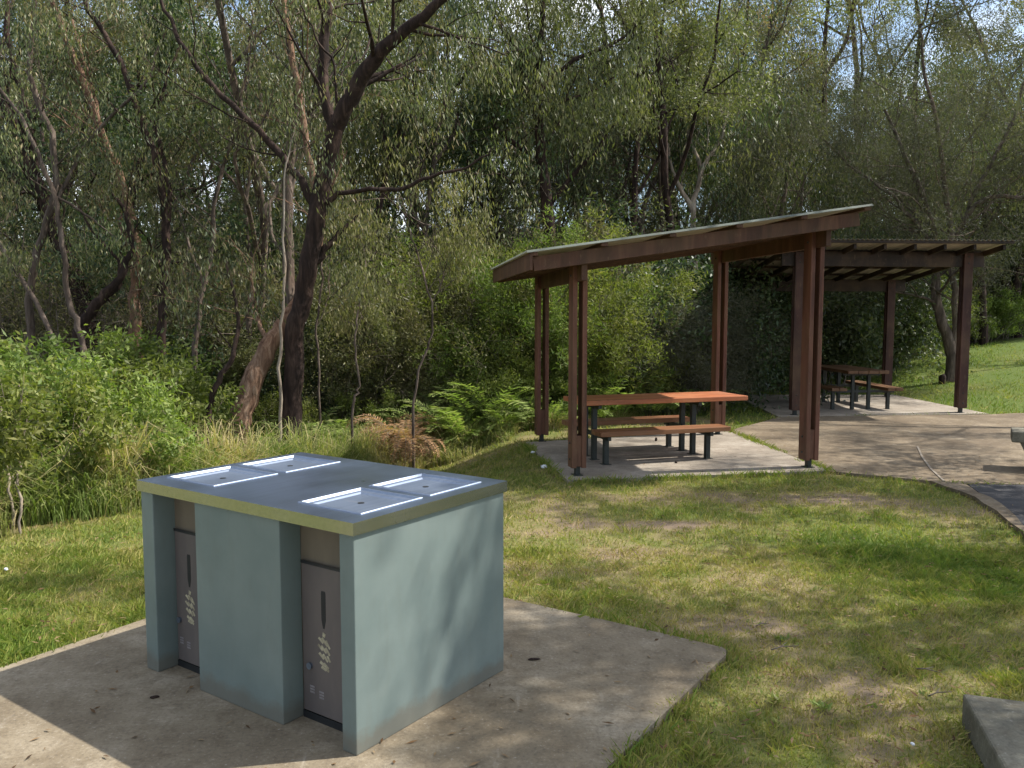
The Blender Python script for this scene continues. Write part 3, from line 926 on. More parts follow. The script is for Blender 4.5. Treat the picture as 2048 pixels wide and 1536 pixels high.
# ------------------------------------------------------------------ hero trees
hero('gum_tree', 'dark trunked forked gum leaning right, the nearest big tree, just behind the barbecue', 10.9, [
    ([(582, 872, 42), (586, 760, 40), (592, 660, 38), (606, 590, 38), (622, 500, 36), (638, 400, 36), (655, 320, 34), (668, 258, 34)], 0.0, 0.0),
    ([(668, 262, 26), (655, 215, 22), (645, 150, 22), (648, 80, 20), (656, 0, 18), (650, -120, 14), (640, -220, 9)], 0.3, 1.0),
    ([(668, 265, 30), (695, 212, 34), (725, 155, 32), (770, 95, 27), (830, 45, 22), (905, -15, 16), (990, -80, 12), (1080, -140, 6)], -0.4, 1.2),
    ([(630, 412, 18), (590, 345, 15), (540, 285, 14), (490, 235, 12), (425, 175, 11), (372, 100, 9), (330, 20, 7), (300, -60, 5)], 0.5, 0.8),
    ([(650, 410, 12), (675, 388, 10), (740, 380, 9), (808, 378, 8), (860, 352, 7), (930, 335, 5), (985, 300, 3)], -0.3, 0.6),
    ([(612, 560, 12), (628, 530, 16), (655, 490, 14), (690, 455, 8), (720, 430, 4)], 0.3, 0.0),
    ([(655, 300, 6), (672, 220, 6), (668, 130, 5), (630, 70, 4), (600, 10, 3)], -0.2, 0.3),
], 'bark', 'gum', 11, spawn=9, blen=1.3, leafk=20, L=0.085, W=0.017, sp=0.11)
hero('gum_tree', 'leaning flaky reddish trunk, rising from the grass to the left of the dark forked gum', 10.5, [
    ([(462, 895, 52), (485, 820, 46), (512, 745, 42), (545, 680, 36), (580, 625, 28), (612, 570, 22), (632, 500, 20), (640, 430, 16), (620, 330, 14), (600, 200, 12), (575, 60, 10), (560, -80, 8)], 1.5, 0.8),
    ([(540, 690, 10), (515, 640, 9), (498, 590, 7)], 0.4, 0.3),
], 'barkred', 'gum', 12, spawn=9, blen=1.2, leafk=16, L=0.085, W=0.017, sp=0.12, first=0.6)
hero('gum_tree', 'pale grey upright gum directly behind the leaning trunk', 12.4, [
    ([(585, 800, 26), (582, 680, 25), (576, 560, 24), (574, 420, 22), (580, 300, 20), (592, 180, 16), (575, 60, 12), (560, -60, 8)], 0.5, 1.0),
    ([(578, 400, 9), (600, 320, 8), (612, 240, 6), (600, 150, 4)], 0.3, 0.4),
    ([(576, 520, 8), (545, 470, 7), (540, 400, 5)], 0.3, 0.2),
], 'barkgrey', 'gum', 13, spawn=10, blen=1.3, leafk=20, L=0.09, W=0.018, sp=0.13, first=0.5)
hero('sapling', 'very thin straight pale sapling in front of the leaning trunk', 10.2, [
    ([(562, 930, 7), (560, 800, 7), (562, 680, 6), (568, 560, 5), (566, 450, 4), (575, 330, 3), (590, 250, 1.5)], 0.2, 0.2)], 'barkpale', 'gum_olive', 14, spawn=6, blen=0.5, leafk=8, L=0.06, W=0.016, sp=0.06, first=0.7)
T = [
    ('tall slender brown gum with a smooth curve, third from the left in the left thicket', 12.2, [([(322, 720, 20), (326, 600, 18), (332, 500, 17), (330, 410, 15), (315, 330, 14), (282, 240, 13), (240, 120, 11), (180, 20, 9), (140, -70, 6)], 0.4, 1), ([(332, 470, 11), (337, 380, 9), (322, 300, 9), (312, 230, 7), (335, 150, 6), (360, 90, 4)], 0.4, .6)], 'bark', 'gum'),
    ('brown gum with pale peeling patches high in the left thicket', 12.8, [([(272, 720, 24), (270, 600, 22), (272, 500, 18), (262, 430, 15), (240, 350, 14), (205, 270, 15), (170, 170, 14), (125, 60, 12), (95, -40, 9)], 0.2, 1), ([(205, 275, 8), (185, 180, 8), (160, 100, 7), (140, 20, 5)], 0.3, .5)], 'barkred', 'gum'),
    ('thin crooked stem with a sharp bend low down in the left thicket', 11.4, [([(168, 700, 12), (150, 640, 12), (133, 570, 11), (125, 490, 10), (105, 390, 9), (80, 310, 8), (30, 220, 6), (-20, 150, 4)], 0.2, .6), ([(105, 385, 6), (170, 430, 5), (225, 470, 3)], 0.3, .3)], 'barkgrey', 'gum'),
    ('thick black leaning trunk at far left behind the green bushes', 13.5, [([(190, 700, 34), (165, 600, 32), (130, 500, 30), (75, 370, 26), (30, 250, 22), (-30, 130, 16)], 0.4, .8), ([(75, 360, 14), (55, 230, 13), (20, 100, 11), (15, -20, 8)], .3, .6)], 'bark', 'darkleaf'),
    ('low gnarled tree with dark sweeping limbs above the green bushes', 11.8, [([(150, 715, 22), (165, 650, 22), (205, 595, 20), (240, 555, 14), (262, 490, 11), (255, 430, 9), (222, 385, 6)], 0.2, .5), ([(205, 600, 10), (240, 570, 9), (235, 520, 7), (190, 470, 5), (150, 400, 4)], 0.3, .4)], 'bark', 'gum'),
    ('slim curved dark stem between the green bushes and the leaning trunk', 9.8, [([(412, 880, 12), (416, 820, 12), (438, 760, 12), (465, 715, 10), (474, 650, 8), (470, 590, 6), (452, 520, 5)], 0.3, .5)], 'bark', 'gum'),
    ('thin dark stem standing right of the curved brown gum', 12.6, [([(385, 740, 12), (395, 640, 11), (410, 560, 10), (425, 480, 9), (432, 380, 8), (470, 260, 7), (505, 120, 5)], 0.4, .7), ([(408, 570, 7), (380, 500, 6), (355, 420, 4)], .3, .4)], 'barkgrey', 'gum'),
    ('upright grey stem left of the dark forked gum', 13.6, [([(505, 760, 12), (500, 640, 12), (505, 540, 10), (490, 440, 9), (500, 330, 8), (520, 200, 7), (505, 60, 5), (500, -30, 4)], 0.4, .9)], 'barkgrey', 'gum'),
    ('white stemmed sapling with an S curve right of the dark forked gum', 11.0, [([(704, 850, 8), (708, 800, 9), (718, 770, 7), (711, 700, 7), (714, 640, 7), (726, 580, 6), (730, 520, 5), (718, 470, 4)], 0.2, .5)], 'barkpale', 'gum_olive'),
    ('tall thin pale sapling leaning left above the rusty dead fern', 11.3, [([(826, 810, 8), (840, 740, 8), (858, 680, 7), (866, 620, 7), (848, 550, 6), (828, 490, 5), (812, 440, 5), (800, 390, 4)], 0.3, .5), ([(868, 600, 4), (885, 560, 4), (900, 500, 3)], .2, .3), ([(812, 432, 4), (850, 450, 5), (890, 448, 4), (925, 438, 3)], 0, 0)], 'barkpale', 'gum_olive'),
    ('pale forked sapling close to the right side of the dark gum', 12.2, [([(640, 830, 7), (636, 720, 8), (634, 650, 7), (644, 560, 7), (640, 480, 6), (655, 400, 4)], 0.2, .5), ([(634, 650, 5), (655, 600, 4), (660, 540, 3)], .2, .3)], 'barkpale', 'gum'),
    ('thin leaning grey stem crossing the upper left corner', 11.0, [([(120, 720, 9), (70, 600, 9), (20, 520, 8), (-40, 420, 7)], 0.4, .5)], 'barkgrey', 'gum'),
    ('twin stemmed brown gum close to the left picture edge', 12.0, [([(60, 730, 16), (62, 560, 15), (95, 440, 13), (110, 300, 12), (60, 150, 10), (70, 0, 8), (60, -80, 6)], 0.4, 1), ([(95, 440, 8), (150, 330, 8), (215, 240, 7), (290, 170, 5), (330, 60, 4)], .4, .6)], 'barkgrey', 'gum'),
]
T = [(a, b, [([(x, y, w_ * (0.6 if 'sapling' in a else 1)) for x, y, w_ in p], d_, f_ * (2.2 if 'sapling' in a else 1)) for p, d_, f_ in c], d if 'sapling' not in a else 'barkgrey', e) for a, b, c, d, e in T]
for k, (lab, Yd, paths, bk, lf) in enumerate(T):
    hero('sapling' if 'sapling' in lab else 'gum_tree', lab, Yd, paths, bk, lf, 20 + k, spawn=8, blen=1.1 if Yd > 11.2 else 0.7, leafk=17, L=0.085, W=0.018, sp=0.12, first=0.5)
hero('gum_tree', 'dark straight gum with spreading limbs rising behind the left end of the near shelter', 17.0, [
    ([(1108, 700, 30), (1102, 560, 27), (1096, 430, 24), (1087, 340, 22), (1078, 250, 20), (1076, 170, 16), (1082, 70, 12), (1090, -40, 9)], 0.2, 1.2),
    ([(1085, 322, 10), (1045, 297, 10), (1006, 270, 9), (985, 240, 7), (1010, 200, 5)], 0.3, .5),
    ([(1100, 410, 9), (1150, 345, 9), (1198, 298, 9), (1216, 260, 7), (1250, 228, 5), (1262, 190, 4)], -0.3, .5),
    ([(1082, 180, 9), (1120, 140, 9), (1180, 105, 8), (1240, 80, 6), (1290, 30, 4)], 0.3, .8),
    ([(1078, 150, 8), (1030, 90, 8), (980, 20, 6), (950, -50, 4)], 0.3, .8),
], 'bark', 'gum_olive', 41, spawn=9, blen=1.7, leafk=34, L=0.13, W=0.026, sp=0.18, first=0.5)
hero('paperbark_tree', 'several stemmed tree standing on the lawn behind the far shelter', 18.6, [
    ([(1896, 783, 26), (1906, 735, 26), (1900, 690, 23), (1882, 640, 20), (1870, 575, 18), (1873, 500, 14), (1855, 420, 11), (1810, 310, 8), (1770, 220, 5)], 0.2, 1.2),
    ([(1903, 705, 15), (1912, 640, 13), (1906, 560, 12), (1902, 470, 12), (1890, 380, 10), (1878, 270, 8), (1850, 150, 6), (1840, 60, 4)], -0.4, 1.3),
    ([(1903, 490, 10), (1935, 430, 10), (1975, 395, 9), (2040, 395, 8), (2100, 380, 5)], -0.4, .8),
    ([(1900, 500, 9), (1945, 400, 9), (1985, 320, 8), (2030, 230, 6), (2060, 120, 4)], 0.3, 1.2),
    ([(1874, 500, 8), (1835, 450, 8), (1780, 390, 6), (1700, 330, 4), (1650, 280, 3)], 0.2, 1.1),
], 'barkgrey', 'needle', 42, spawn=12, blen=2.0, leafk=60, L=0.13, W=0.012, droop=0.35, sp=0.22, first=0.45)
hero('tree_stump', 'short dark cut stump beside the several stemmed tree on the lawn', 18.5, [([(1884, 786, 15), (1884, 768, 14), (1885, 752, 14)], 0, 0)], 'bark', 'gum', 43, leafk=0, cat='stump')
RT = [((2036, 690, 20), (2030, 600, 18), (2046, 500, 15), (2075, 380, 11), 'dark leaning trunk at the right edge beyond the lawn'),
      ((1968, 650, 14), (1962, 560, 13), (1972, 450, 11), (1965, 330, 8), 'dark straight trunk just right of the far shelter post'),
      ((1835, 640, 12), (1828, 560, 12), (1838, 470, 10), (1820, 350, 7), 'dark trunk seen between the far shelter posts on the right'),
      ((1790, 610, 8), (1800, 560, 8), (1785, 520, 7), (1800, 450, 5), 'pale forked stem right of the rear post of the far shelter'),
      ((1668, 720, 10), (1664, 640, 9), (1672, 560, 8), (1668, 430, 6), 'thin dark trunk visible under the middle of the far shelter roof'),
      ((1553, 700, 16), (1560, 600, 14), (1548, 520, 12), (1570, 380, 8), 'brown trunk visible left of the thick front post of the near shelter'),
      ((1235, 560, 9), (1230, 440, 9), (1240, 340, 8), (1236, 200, 6), 'slim grey trunk behind the middle of the near shelter roof'),
      ((1390, 520, 12), (1385, 420, 11), (1400, 340, 9), (1372, 240, 6), 'pale barked gum leaning over the near shelter roof'),
      ((1300, 540, 12), (1282, 450, 11), (1310, 360, 9), (1370, 300, 6), 'brown crooked trunk above the near shelter roof'),
      ((985, 640, 10), (1000, 540, 10), (980, 430, 9), (1010, 300, 6), 'grey trunk left of the dark straight gum'),
      ((760, 640, 12), (752, 480, 12), (770, 330, 10), (760, 180, 7), 'grey trunk in the dense bush right of the dark forked gum'),
      ((858, 620, 10), (852, 470, 10), (866, 330, 9), (890, 180, 6), 'slender trunk deep in the bush above the rusty fern'),
      ((1490, 500, 12), (1492, 300, 11), (1488, 160, 9), (1495, 20, 6), 'tall dark gum reaching the sky above the near shelter'),
      ((1650, 480, 14), (1652, 300, 12), (1648, 150, 10), (1655, 10, 7), 'tall dark gum above the gap between the two shelters')]
for k, (a, b, c_, d_, lab) in enumerate(RT):
    Yd = [26, 25, 24, 22, 21.5, 20, 21, 19, 20, 18, 16, 17, 27, 29][k]
    pale = 'pale' in lab
    hero('gum_tree', lab, Yd, [([a, b, c_, d_, (d_[0] + 15, d_[1] - 170, 4)], 0.6, 1.0), ([c_, (c_[0] + 45, c_[1] - 70, 7), (c_[0] + 60, c_[1] - 160, 5)], 0.4, .6), ([b, (b[0] - 40, b[1] - 80, 6), (b[0] - 55, b[1] - 170, 4)], 0.4, .5)],
         'barkpale' if pale else ('bark' if 'dark' in lab else 'barkgrey'), ['gum', 'gum_olive', 'darkleaf'][k % 3], 60 + k, spawn=9, blen=2.0, leafk=26, L=0.14, W=0.03, sp=0.22, first=0.45)

# ------------------------------------------------------------------ background bush: one of each kind, then copies
GP = 'trees of the dense bush behind the picnic area'
protos = []
def P(o, w=1):
    o['group'] = GP
    protos.append([o, False])
    return o
pg = [P(make_tree('gum_tree', 'x', 101 + i, 9.5 + i * 0.8, 0.13, 3, 46, 0.17, 0.115, 0.031, 0.42, ['gum', 'gum_olive', 'gum', 'gum_olive'][i], ['barkgrey', 'bark', 'barkgrey', 'bark'][i], (3, 4), 0.32, 0.48)) for i in range(4)]
pd = [P(make_tree('dense_tree', 'x', 201 + i, 7.5, 0.12, 3, 46, 0.20, 0.12, 0.048, 0.3, 'darkleaf', 'bark', (3, 4), 0.18, 0.5)) for i in range(2)]
pn = [P(make_tree('feathery_tree', 'x', 301 + i, 6.0, 0.09, 3, 60, 0.24, 0.14, 0.014, 0.3, 'needle', 'barkgrey', (3, 5), 0.12, 0.52)) for i in range(2)]

used = set()
def place(o, x, y, rz, sc, label):
    z = GB + rise(x, y) - 0.05
    if o.name not in used:
        used.add(o.name)
        o.location = (x, y, z); o.rotation_euler = (0, 0, rz); o.scale = (sc, sc, sc)
        o['label'] = label
        return o
    return copy_thing(o, (x, y, z), rz, sc, label)

def zone(x, y):
    p = 1024 + 1687 * x / y
    if p < 350: return 'at far left'
    if p < 700: return 'behind the dark forked gum'
    if p < 1050: return 'right of the dark forked gum'
    if p < 1450: return 'behind the near shelter'
    if p < 1800: return 'between the two shelters'
    return 'beyond the sloping lawn'

def wood(x, y):           # keep the lawn clear
    return y > verge(x) + 1.2

g = np.random.default_rng(99)
pts = []
def far_enough(x, y, d):
    return all((x - a) ** 2 + (y - b) ** 2 > d * d for a, b in pts)
for (ya, yb, cnt, dmin, s0, s1) in ((14, 19, 16, 1.9, 0.75, 1.0), (19, 26, 26, 2.3, 0.9, 1.15), (26, 36, 34, 2.9, 1.0, 1.3), (36, 52, 44, 3.5, 1.15, 1.6)):
    n = 0; tries = 0
    while n < cnt and tries < 4000:
        tries += 1
        y = g.uniform(ya, yb); x = g.uniform(-0.72 * y, 0.72 * y)
        if not wood(x, y) or not far_enough(x, y, dmin): continue
        p = 1024 + 1687 * x / y
        if y < 18.5 and 640 < p < 1450: continue
        if y < 26 and 1040 < p < 1140: continue
        # openings in the canopy where the photograph shows sky
        pts.append((x, y)); n += 1
        r = g.uniform()
        o = pg[g.integers(0, 4)] if r < 0.68 else (pd[g.integers(0, 2)] if r < 0.86 else pn[g.integers(0, 2)])
        if p > 1400 and r > 0.4: o = pd[g.integers(0, 2)] if r < 0.75 else pn[g.integers(0, 2)]
        kind = {'gum_tree': 'slender gum with hanging leaves', 'dense_tree': 'dense dark green tree', 'feathery_tree': 'feathery grey green tree'}[o.name.split('.')[0]]
        dist = 'in the front row' if y < 19 else ('in the middle rows' if y < 30 else 'in the far rows')
        sc = g.uniform(s0, s1)
        hh = {'g': 10.5, 'd': 8.5, 'f': 7.5}[o.name[0]]
        if y > 18 and any(a < p < b for a, b in ((200, 400), (930, 1010), (1225, 1320), (1420, 1530), (1590, 1700))):
            sc = min(sc, (1.6 + (629 - g.uniform(170, 330)) / 1687 * y) / hh)
        place(o, x, y, g.uniform(0, 6.28), sc, f'{kind} {dist}, {zone(x, y)}')

for i in range(26):
    y = g.uniform(40, 56); x = y * (-0.70 + 1.40 * (i + g.uniform(0.2, 0.8)) / 26)
    p = 1024 + 1687 * x / y
    place(pd[i % 2], x, y, g.uniform(0, 6.28), g.uniform(1.0, 1.35), f'dense dark green tree in the far rows, {zone(x, y)}')

# ------------------------------------------------------------------ shrubs and undergrowth
sh_bush = [make_shrub('green_bush', 'x', 401 + i, 1.5, 1.3, 9, 20, 0.065, 0.075, 0.026, 0.2, 'bush', 'twig', 2) for i in range(2)]
sh_wat = [make_shrub('feathery_bush', 'x', 421 + i, 2.9, 2.0, 12, 46, 0.085, 0.085, 0.018, 0.0, 'wattle', 'twig', 2, up=0.35) for i in range(2)]
sh_dark = [make_shrub('dark_bush', 'x', 431 + i, 2.4, 2.0, 12, 34, 0.14, 0.09, 0.038, 0.2, 'darkleaf', 'twig', 2) for i in range(2)]
sh_grey = [make_shrub('grey_bush', 'x', 441 + i, 2.2, 1.9, 12, 44, 0.13, 0.10, 0.010, 0.1, 'needle', 'twig', 2) for i in range(2)]
sh_thin = [make_shrub('twiggy_shrub', 'x', 451 + i, 2.9, 1.7, 17, 6, 0.10, 0.06, 0.013, 0.4, 'gum_olive', 'twig', 2, nch=(4, 6), sr=0.015) for i in range(3)]
sh_oliv = [make_shrub('olive_bush', 'x', 461 + i, 2.3, 1.8, 9, 34, 0.08, 0.075, 0.017, 0.3, 'gum_olive', 'twig', 2) for i in range(2)]
GS = 'bushes and shrubs along the edge of the bush'
def shrub(fam, x, y, sc, label, k=None):
    o = fam[int(g.integers(0, len(fam))) if k is None else k]
    r = place(o, x, y, g.uniform(0, 6.28), sc, label)
    r['group'] = GS
    return r
# bright bushes at left
LB = [(-20, 7.3, 0.80, 'leftmost'), (75, 7.7, 0.82, 'broad'), (160, 7.9, 0.78, 'rounded'), (235, 8.5, 0.72, 'loose'), (300, 9.0, 0.78, 'upright'), (20, 8.8, 0.92, 'tall'), (120, 8.9, 0.90, 'shaded'), (215, 9.6, 0.95, 'leafy'), (290, 9.9, 0.92, 'open'), (-70, 8.2, 0.9, 'thick'), (345, 9.7, 0.72, 'rightmost')]
for i, (px, yy, s, nm) in enumerate(LB):
    yy += 0.7 if px > 160 else 0.1
    shrub(sh_bush, (px - 1024) / 1687.46 * yy, yy, s * 1.28, f'{nm} bright green bush in the mass left of the barbecue')
# two pale slim stems in front of them
for i, (px, px2) in enumerate(((40, 8), (34 + 75, 36))):
    pass
hero('sapling', 'pale slim sapling stem at the left edge in front of the green bushes', 6.6, [([(22, 1062, 6), (18, 980, 6), (14, 910, 6), (10, 860, 5), (0, 800, 4)], .1, .4), ([(14, 915, 4), (38, 880, 3), (60, 830, 3)], 0, .6)], 'barkpale', 'bush', 81, spawn=5, blen=0.45, leafk=18, L=0.07, W=0.025, sp=0.07, droop=0.1, cat='sapling')
hero('sapling', 'second pale slim sapling stem, just right of the leftmost one', 6.4, [([(46, 1082, 6), (40, 1000, 6), (37, 930, 5), (36, 850, 4), (44, 770, 4)], .1, .7)], 'barkpale', 'bush', 82, spawn=6, blen=0.45, leafk=18, L=0.07, W=0.025, sp=0.07, droop=0.1, cat='sapling')

WT = [(985, 14.8, 1.1), (1045, 14.6, 1.1), (1115, 14.8, 1.1), (1180, 15.0, 1.0), (935, 15.0, 0.95), (1240, 15.6, 0.9), (1015, 14.2, 0.72), (1100, 14.0, 0.72)]
for i, (px, yy, s) in enumerate(WT):
    shrub(sh_wat, (px - 1024) / 1687.46 * yy, yy, s, 'bright green feathery bush at the left rear corner of the near shelter')
for px, yy, sc_, nm in [(985, 13.2, .55, 'rounded'), (1030, 13.3, .6, 'leafy'), (1120, 13.5, .55, 'low'), (745, 13.3, .5, 'small'), (560, 12.6, .5, 'loose')]:
    shrub(sh_bush, (px - 1024) / 1687.46 * yy, yy, sc_ * 1.3, f'{nm} fresh green bush among the ferns at the back of the lawn')
for px, yy, s in [(1250, 15.2, 1.0), (1310, 15.6, 1.05), (1370, 15.4, 1.0), (1290, 14.6, 0.7), (1350, 14.6, 0.65), (1210, 14.8, 0.8)]:
    shrub(sh_grey, (px - 1024) / 1687.46 * yy, yy, s, 'grey green fine leaved bush in shade behind the near picnic table')
for px, yy, s in [(1190, 15.6, 1.1), (1420, 16.6, 1.1), (1470, 18.6, 1.25), (1540, 19.6, 1.2), (1600, 19.8, 1.25), (1660, 20.4, 1.3), (1720, 21.0, 1.25), (1340, 17.0, 1.3), (1510, 18.6, 0.7), (1460, 17.8, 0.6), (1765, 22.5, 1.2)]:
    shrub(sh_dark, (px - 1024) / 1687.46 * yy, yy, s, 'dark green leafy bush in the shade behind the shelters')
for px, yy, s in [(1790, 24.0, 0.75), (1830, 24.4, 0.7), (1870, 24.6, 0.72), (1815, 23.6, 0.5), (1960, 25.6, 0.55), (1995, 26, 0.6), (2040, 27, 0.7), (1920, 25.6, 0.6)]:
    shrub(sh_wat if px < 1900 else sh_bush, (px - 1024) / 1687.46 * yy, yy, s * (1 if px < 1900 else 1.6), 'low sunlit bush at the top of the sloping lawn on the right')
sh_of = [make_shrub('olive_feathery_bush', 'x', 471 + i, 2.7, 2.0, 12, 36, 0.085, 0.085, 0.017, 0.2, 'gum_olive', 'twig', 2, up=0.2) for i in range(2)]
for px, yy, sc_ in [(640, 14.8, .95), (700, 15.0, 1.05), (760, 14.8, 1.0), (815, 15.2, 1.1), (870, 15.0, 1.05), (915, 15.4, 1.1), (735, 14.2, .55), (850, 14.3, .6), (590, 15.0, 1.0), (500, 14.5, .9), (550, 14.2, .6)]:
    shrub(sh_of, (px - 1024) / 1687.46 * yy, yy, sc_, 'olive feathery bush between the leaning trunk and the near shelter')
for i in range(32):
    px = g.uniform(380, 1000); yy = g.uniform(11.6, 16)
    x = (px - 1024) / 1687.46 * yy
    if yy < 14: yy = 14 + g.uniform(0, 2.5); x = (px - 1024) / 1687.46 * yy
    r = g.uniform()
    if r < 0.55: shrub(sh_thin, x, yy, g.uniform(0.8, 1.15), 'bare twiggy shrub in the thicket behind the barbecue')
    elif r < 0.8: shrub(sh_oliv, x, yy, g.uniform(0.6, 1.1), 'olive green shrub in the thicket behind the barbecue')
    else: shrub(sh_dark, x, yy, g.uniform(0.5, 0.9), 'small dark shrub in the thicket behind the barbecue')
for i in range(26):
    yy = g.uniform(14.0, 18.5); px = g.uniform(-60, 420)
    x = (px - 1024) / 1687.46 * yy
    r = g.uniform()
    if r < 0.7: shrub(sh_thin, x, yy, g.uniform(0.9, 1.3), 'bare twiggy shrub among the trunks above the green bushes')
    elif r < 0.85: shrub(sh_dark, x, yy, g.uniform(0.5, 0.8), 'dark shrub among the trunks above the green bushes')
    else: shrub(sh_oliv, x, yy, g.uniform(0.5, 0.8), 'olive shrub among the trunks above the green bushes')
for i in range(60):
    yy = g.uniform(17, 32); px = g.uniform(-100, 2150)
    x = (px - 1024) / 1687.46 * yy
    if not wood(x, yy): continue
    fam = [sh_dark, sh_oliv, sh_thin, sh_dark, sh_grey][g.integers(0, 5)]
    shrub(fam, x, yy, g.uniform(1.0, 1.9), f'understorey shrub deep in the bush {zone(x, yy)}')

# ------------------------------------------------------------------ ferns
def make_fern(name, label, seed, nf, ln, mat, droopy=1.0, cat='fern', pinw=0.011, arch=0.9, el0=0.9, el1=1.4, ex=1.3):
    gg = np.random.default_rng(seed)
    segs = []; C = []; D = []; S = []; LL = []; WW = []
    for k in range(nf):
        a = gg.uniform(0, 6.28); L = ln * gg.uniform(0.65, 1.15)
        p = np.array([0.05 * math.cos(a), 0.05 * math.sin(a), 0.0]); el = gg.uniform(el0, el1)
        pts = [p]; n = 16
        for i in range(n):
            e_ = el - (i / n) ** ex * arch * 1.7 * droopy
            p = p + np.array([math.cos(a) * math.cos(e_), math.sin(a) * math.cos(e_), math.sin(e_)]) * L / n
            pts.append(p)
        pts = np.array(pts); segs.append((pts, np.linspace(0.005, 0.0015, n + 1)))
        side0 = np.array([-math.sin(a), math.cos(a), 0])
        for i in range(4, n + 1):
            for hlf in (0, 0.5):
                q = pts[i] if hlf == 0 or i == n else (pts[i] + pts[i + 1]) / 2
                dd = pts[i] - pts[i - 1]; dd = dd / np.linalg.norm(dd)
                pl = (0.16 if mat == 'fern' else 0.10) * L * math.sin(math.pi * min(1, (i + hlf - 3) / (n - 2) * 0.85 + 0.12)) + 0.01
                for s in (-1, 1):
                    v = side0 * s * 0.9 + dd * 0.35 + gg.normal(0, 0.1, 3); v /= np.linalg.norm(v)
                    C.append(q); D.append(v); S.append(dd); LL.append(pl * gg.uniform(.8, 1.1)); WW.append(pinw * 2 * gg.uniform(.8, 1.3))
    root = empty(name, (0, 0, 0)); tag(root, label, cat)
    V, Q = tubes(segs, 4); npmesh('stems', V, Q, M['twig' if mat != 'fern' else 'deadstem'], None, root, True)
    V, Q = leafquads(np.array(C), unit(np.array(D)), unit(np.array(S)), np.array(LL), np.array(WW), 0.2)
    npmesh('fronds', V, Q, M[mat], np.repeat(np.clip(gg.normal(.5, .25, len(C)), 0, 1), 4), root)
    return root
M['deadstem'] = m_simple('green_brown_stem', (0.06, 0.07, 0.02), (0.10, 0.10, 0.03), 10, 0.7)
fern_p = [make_fern('fern', 'x', 501 + i, 13, 0.85, 'fern') for i in range(2)]
fern_b = [make_fern('fern', 'x', 511, 8, 1.25, 'fern', 1.0)]
dead_p = [make_fern('dead_fern', 'x', 521, 46, 1.0, 'deadfern', 1.0, 'fern', 0.009, 1.75, 1.15, 1.52, 1.6)]
GF = 'ferns along the grass edge'
def fern(fam, px, py, yy, sc, label):
    x = (px - 1024) / 1687.46 * yy
    o = fam[int(g.integers(0, len(fam)))]
    r = place(o, x, yy, g.uniform(0, 6.28), sc, label); r['group'] = GF
    r.location.z += 0.05 if 'rusty' not in label else 0.16
for px, yy, s in [(640, 11.9, 1.0), (690, 12.2, 1.1), (730, 11.9, 1.0), (600, 11.6, .9), (560, 11.4, .8), (670, 12.8, 1.1), (620, 12.6, 1.0), (745, 12.7, 1.1)]:
    fern(fern_p, px, 0, yy, s, 'pale green fern between the leaning trunk and the rusty dead fern')
for px, yy, s in [(905, 12.4, 1.25), (955, 12.7, 1.3), (880, 12.9, 1.25), (990, 12.8, 1.15), (858, 12.6, 1.0), (925, 12.2, .9)]:
    fern(fern_b, px, 0, yy, s, 'tall arching green fern between the rusty dead fern and the near shelter')
for px, yy, s in [(940, 12.3, .8), (1000, 12.5, .9), (1035, 12.7, 1.0), (1010, 12.2, .7), (1100, 12.6, .9), (1240, 13.6, 1.2), (1300, 13.5, 1.2), (1350, 13.9, 1.2), (1200, 13.2, 1.0), (1400, 14.4, 1.1)]:
    fern(fern_p, px, 0, yy, s, 'low green fern along the back edge of the near shelter pavement')
for px, yy, s in [(776, 11.8, 0.8), (812, 11.7, 0.95), (795, 12.1, 1.1)]:
    fern(dead_p, px, 0, yy, s, 'rusty brown dead fern clump right behind the barbecue')

# ------------------------------------------------------------------ grass
def blades(pos, h, wd, lean, g, nseg=2, curve=0.5):
    n = len(pos)
    a = g.uniform(0, 2 * math.pi, n)
    dh = np.stack([np.cos(a), np.sin(a), np.zeros(n)], 1)
    s = np.stack([-np.sin(a + g.normal(0, .5, n)), np.cos(a), np.zeros(n)], 1); s = unit(s)
    ln = np.abs(g.normal(0, lean, n))[:, None]
    h = h[:, None]; w_ = wd[:, None]
    up = np.array([0, 0, 1.0])
    if nseg == 1:
        tip = pos + up * h + dh * ln * h
        mid = pos + up * h * 0.5 + dh * ln * h * 0.3
        V = np.stack([pos - s * w_ / 2, pos + s * w_ / 2, mid + s * w_ * 0.35, tip], 1).reshape(-1, 3)
        return V, np.arange(n * 4).reshape(-1, 4), 4
    p1 = pos + up * h * 0.5 + dh * ln * h * 0.25
    p2 = pos + up * h * 0.85 + dh * ln * h * 0.8
    p3 = pos + up * h * 0.95 * (1 - 0.25 * ln) + dh * ln * h * 1.35
    V = np.stack([pos - s * w_ / 2, pos + s * w_ / 2, p1 - s * w_ / 2, p1 + s * w_ / 2, p2 - s * w_ * .35, p2 + s * w_ * .35, p3 - s * w_ * .06, p3 + s * w_ * .06], 1).reshape(-1, 3)
    b = np.arange(n)[:, None] * 8
    Q = np.concatenate([b + np.array([[0, 1, 3, 2]]), b + np.array([[2, 3, 5, 4]]), b + np.array([[4, 5, 7, 6]])])
    return V, Q, 8

def inpoly(x, y, poly):
    c = np.zeros(len(x), bool); n = len(poly)
    for i in range(n):
        x1, y1 = poly[i]; x2, y2 = poly[(i + 1) % n]
        k = ((y1 > y) != (y2 > y)) & (x < (x2 - x1) * (y - y1) / (y2 - y1 + 1e-12) + x1)
        c ^= k
    return c

def shrink(poly, d):
    c = Vector((sum(p[0] for p in poly) / len(poly), sum(p[1] for p in poly) / len(poly)))
    return [tuple(Vector(p) + (c - Vector(p)).normalized() * d) for p in poly]

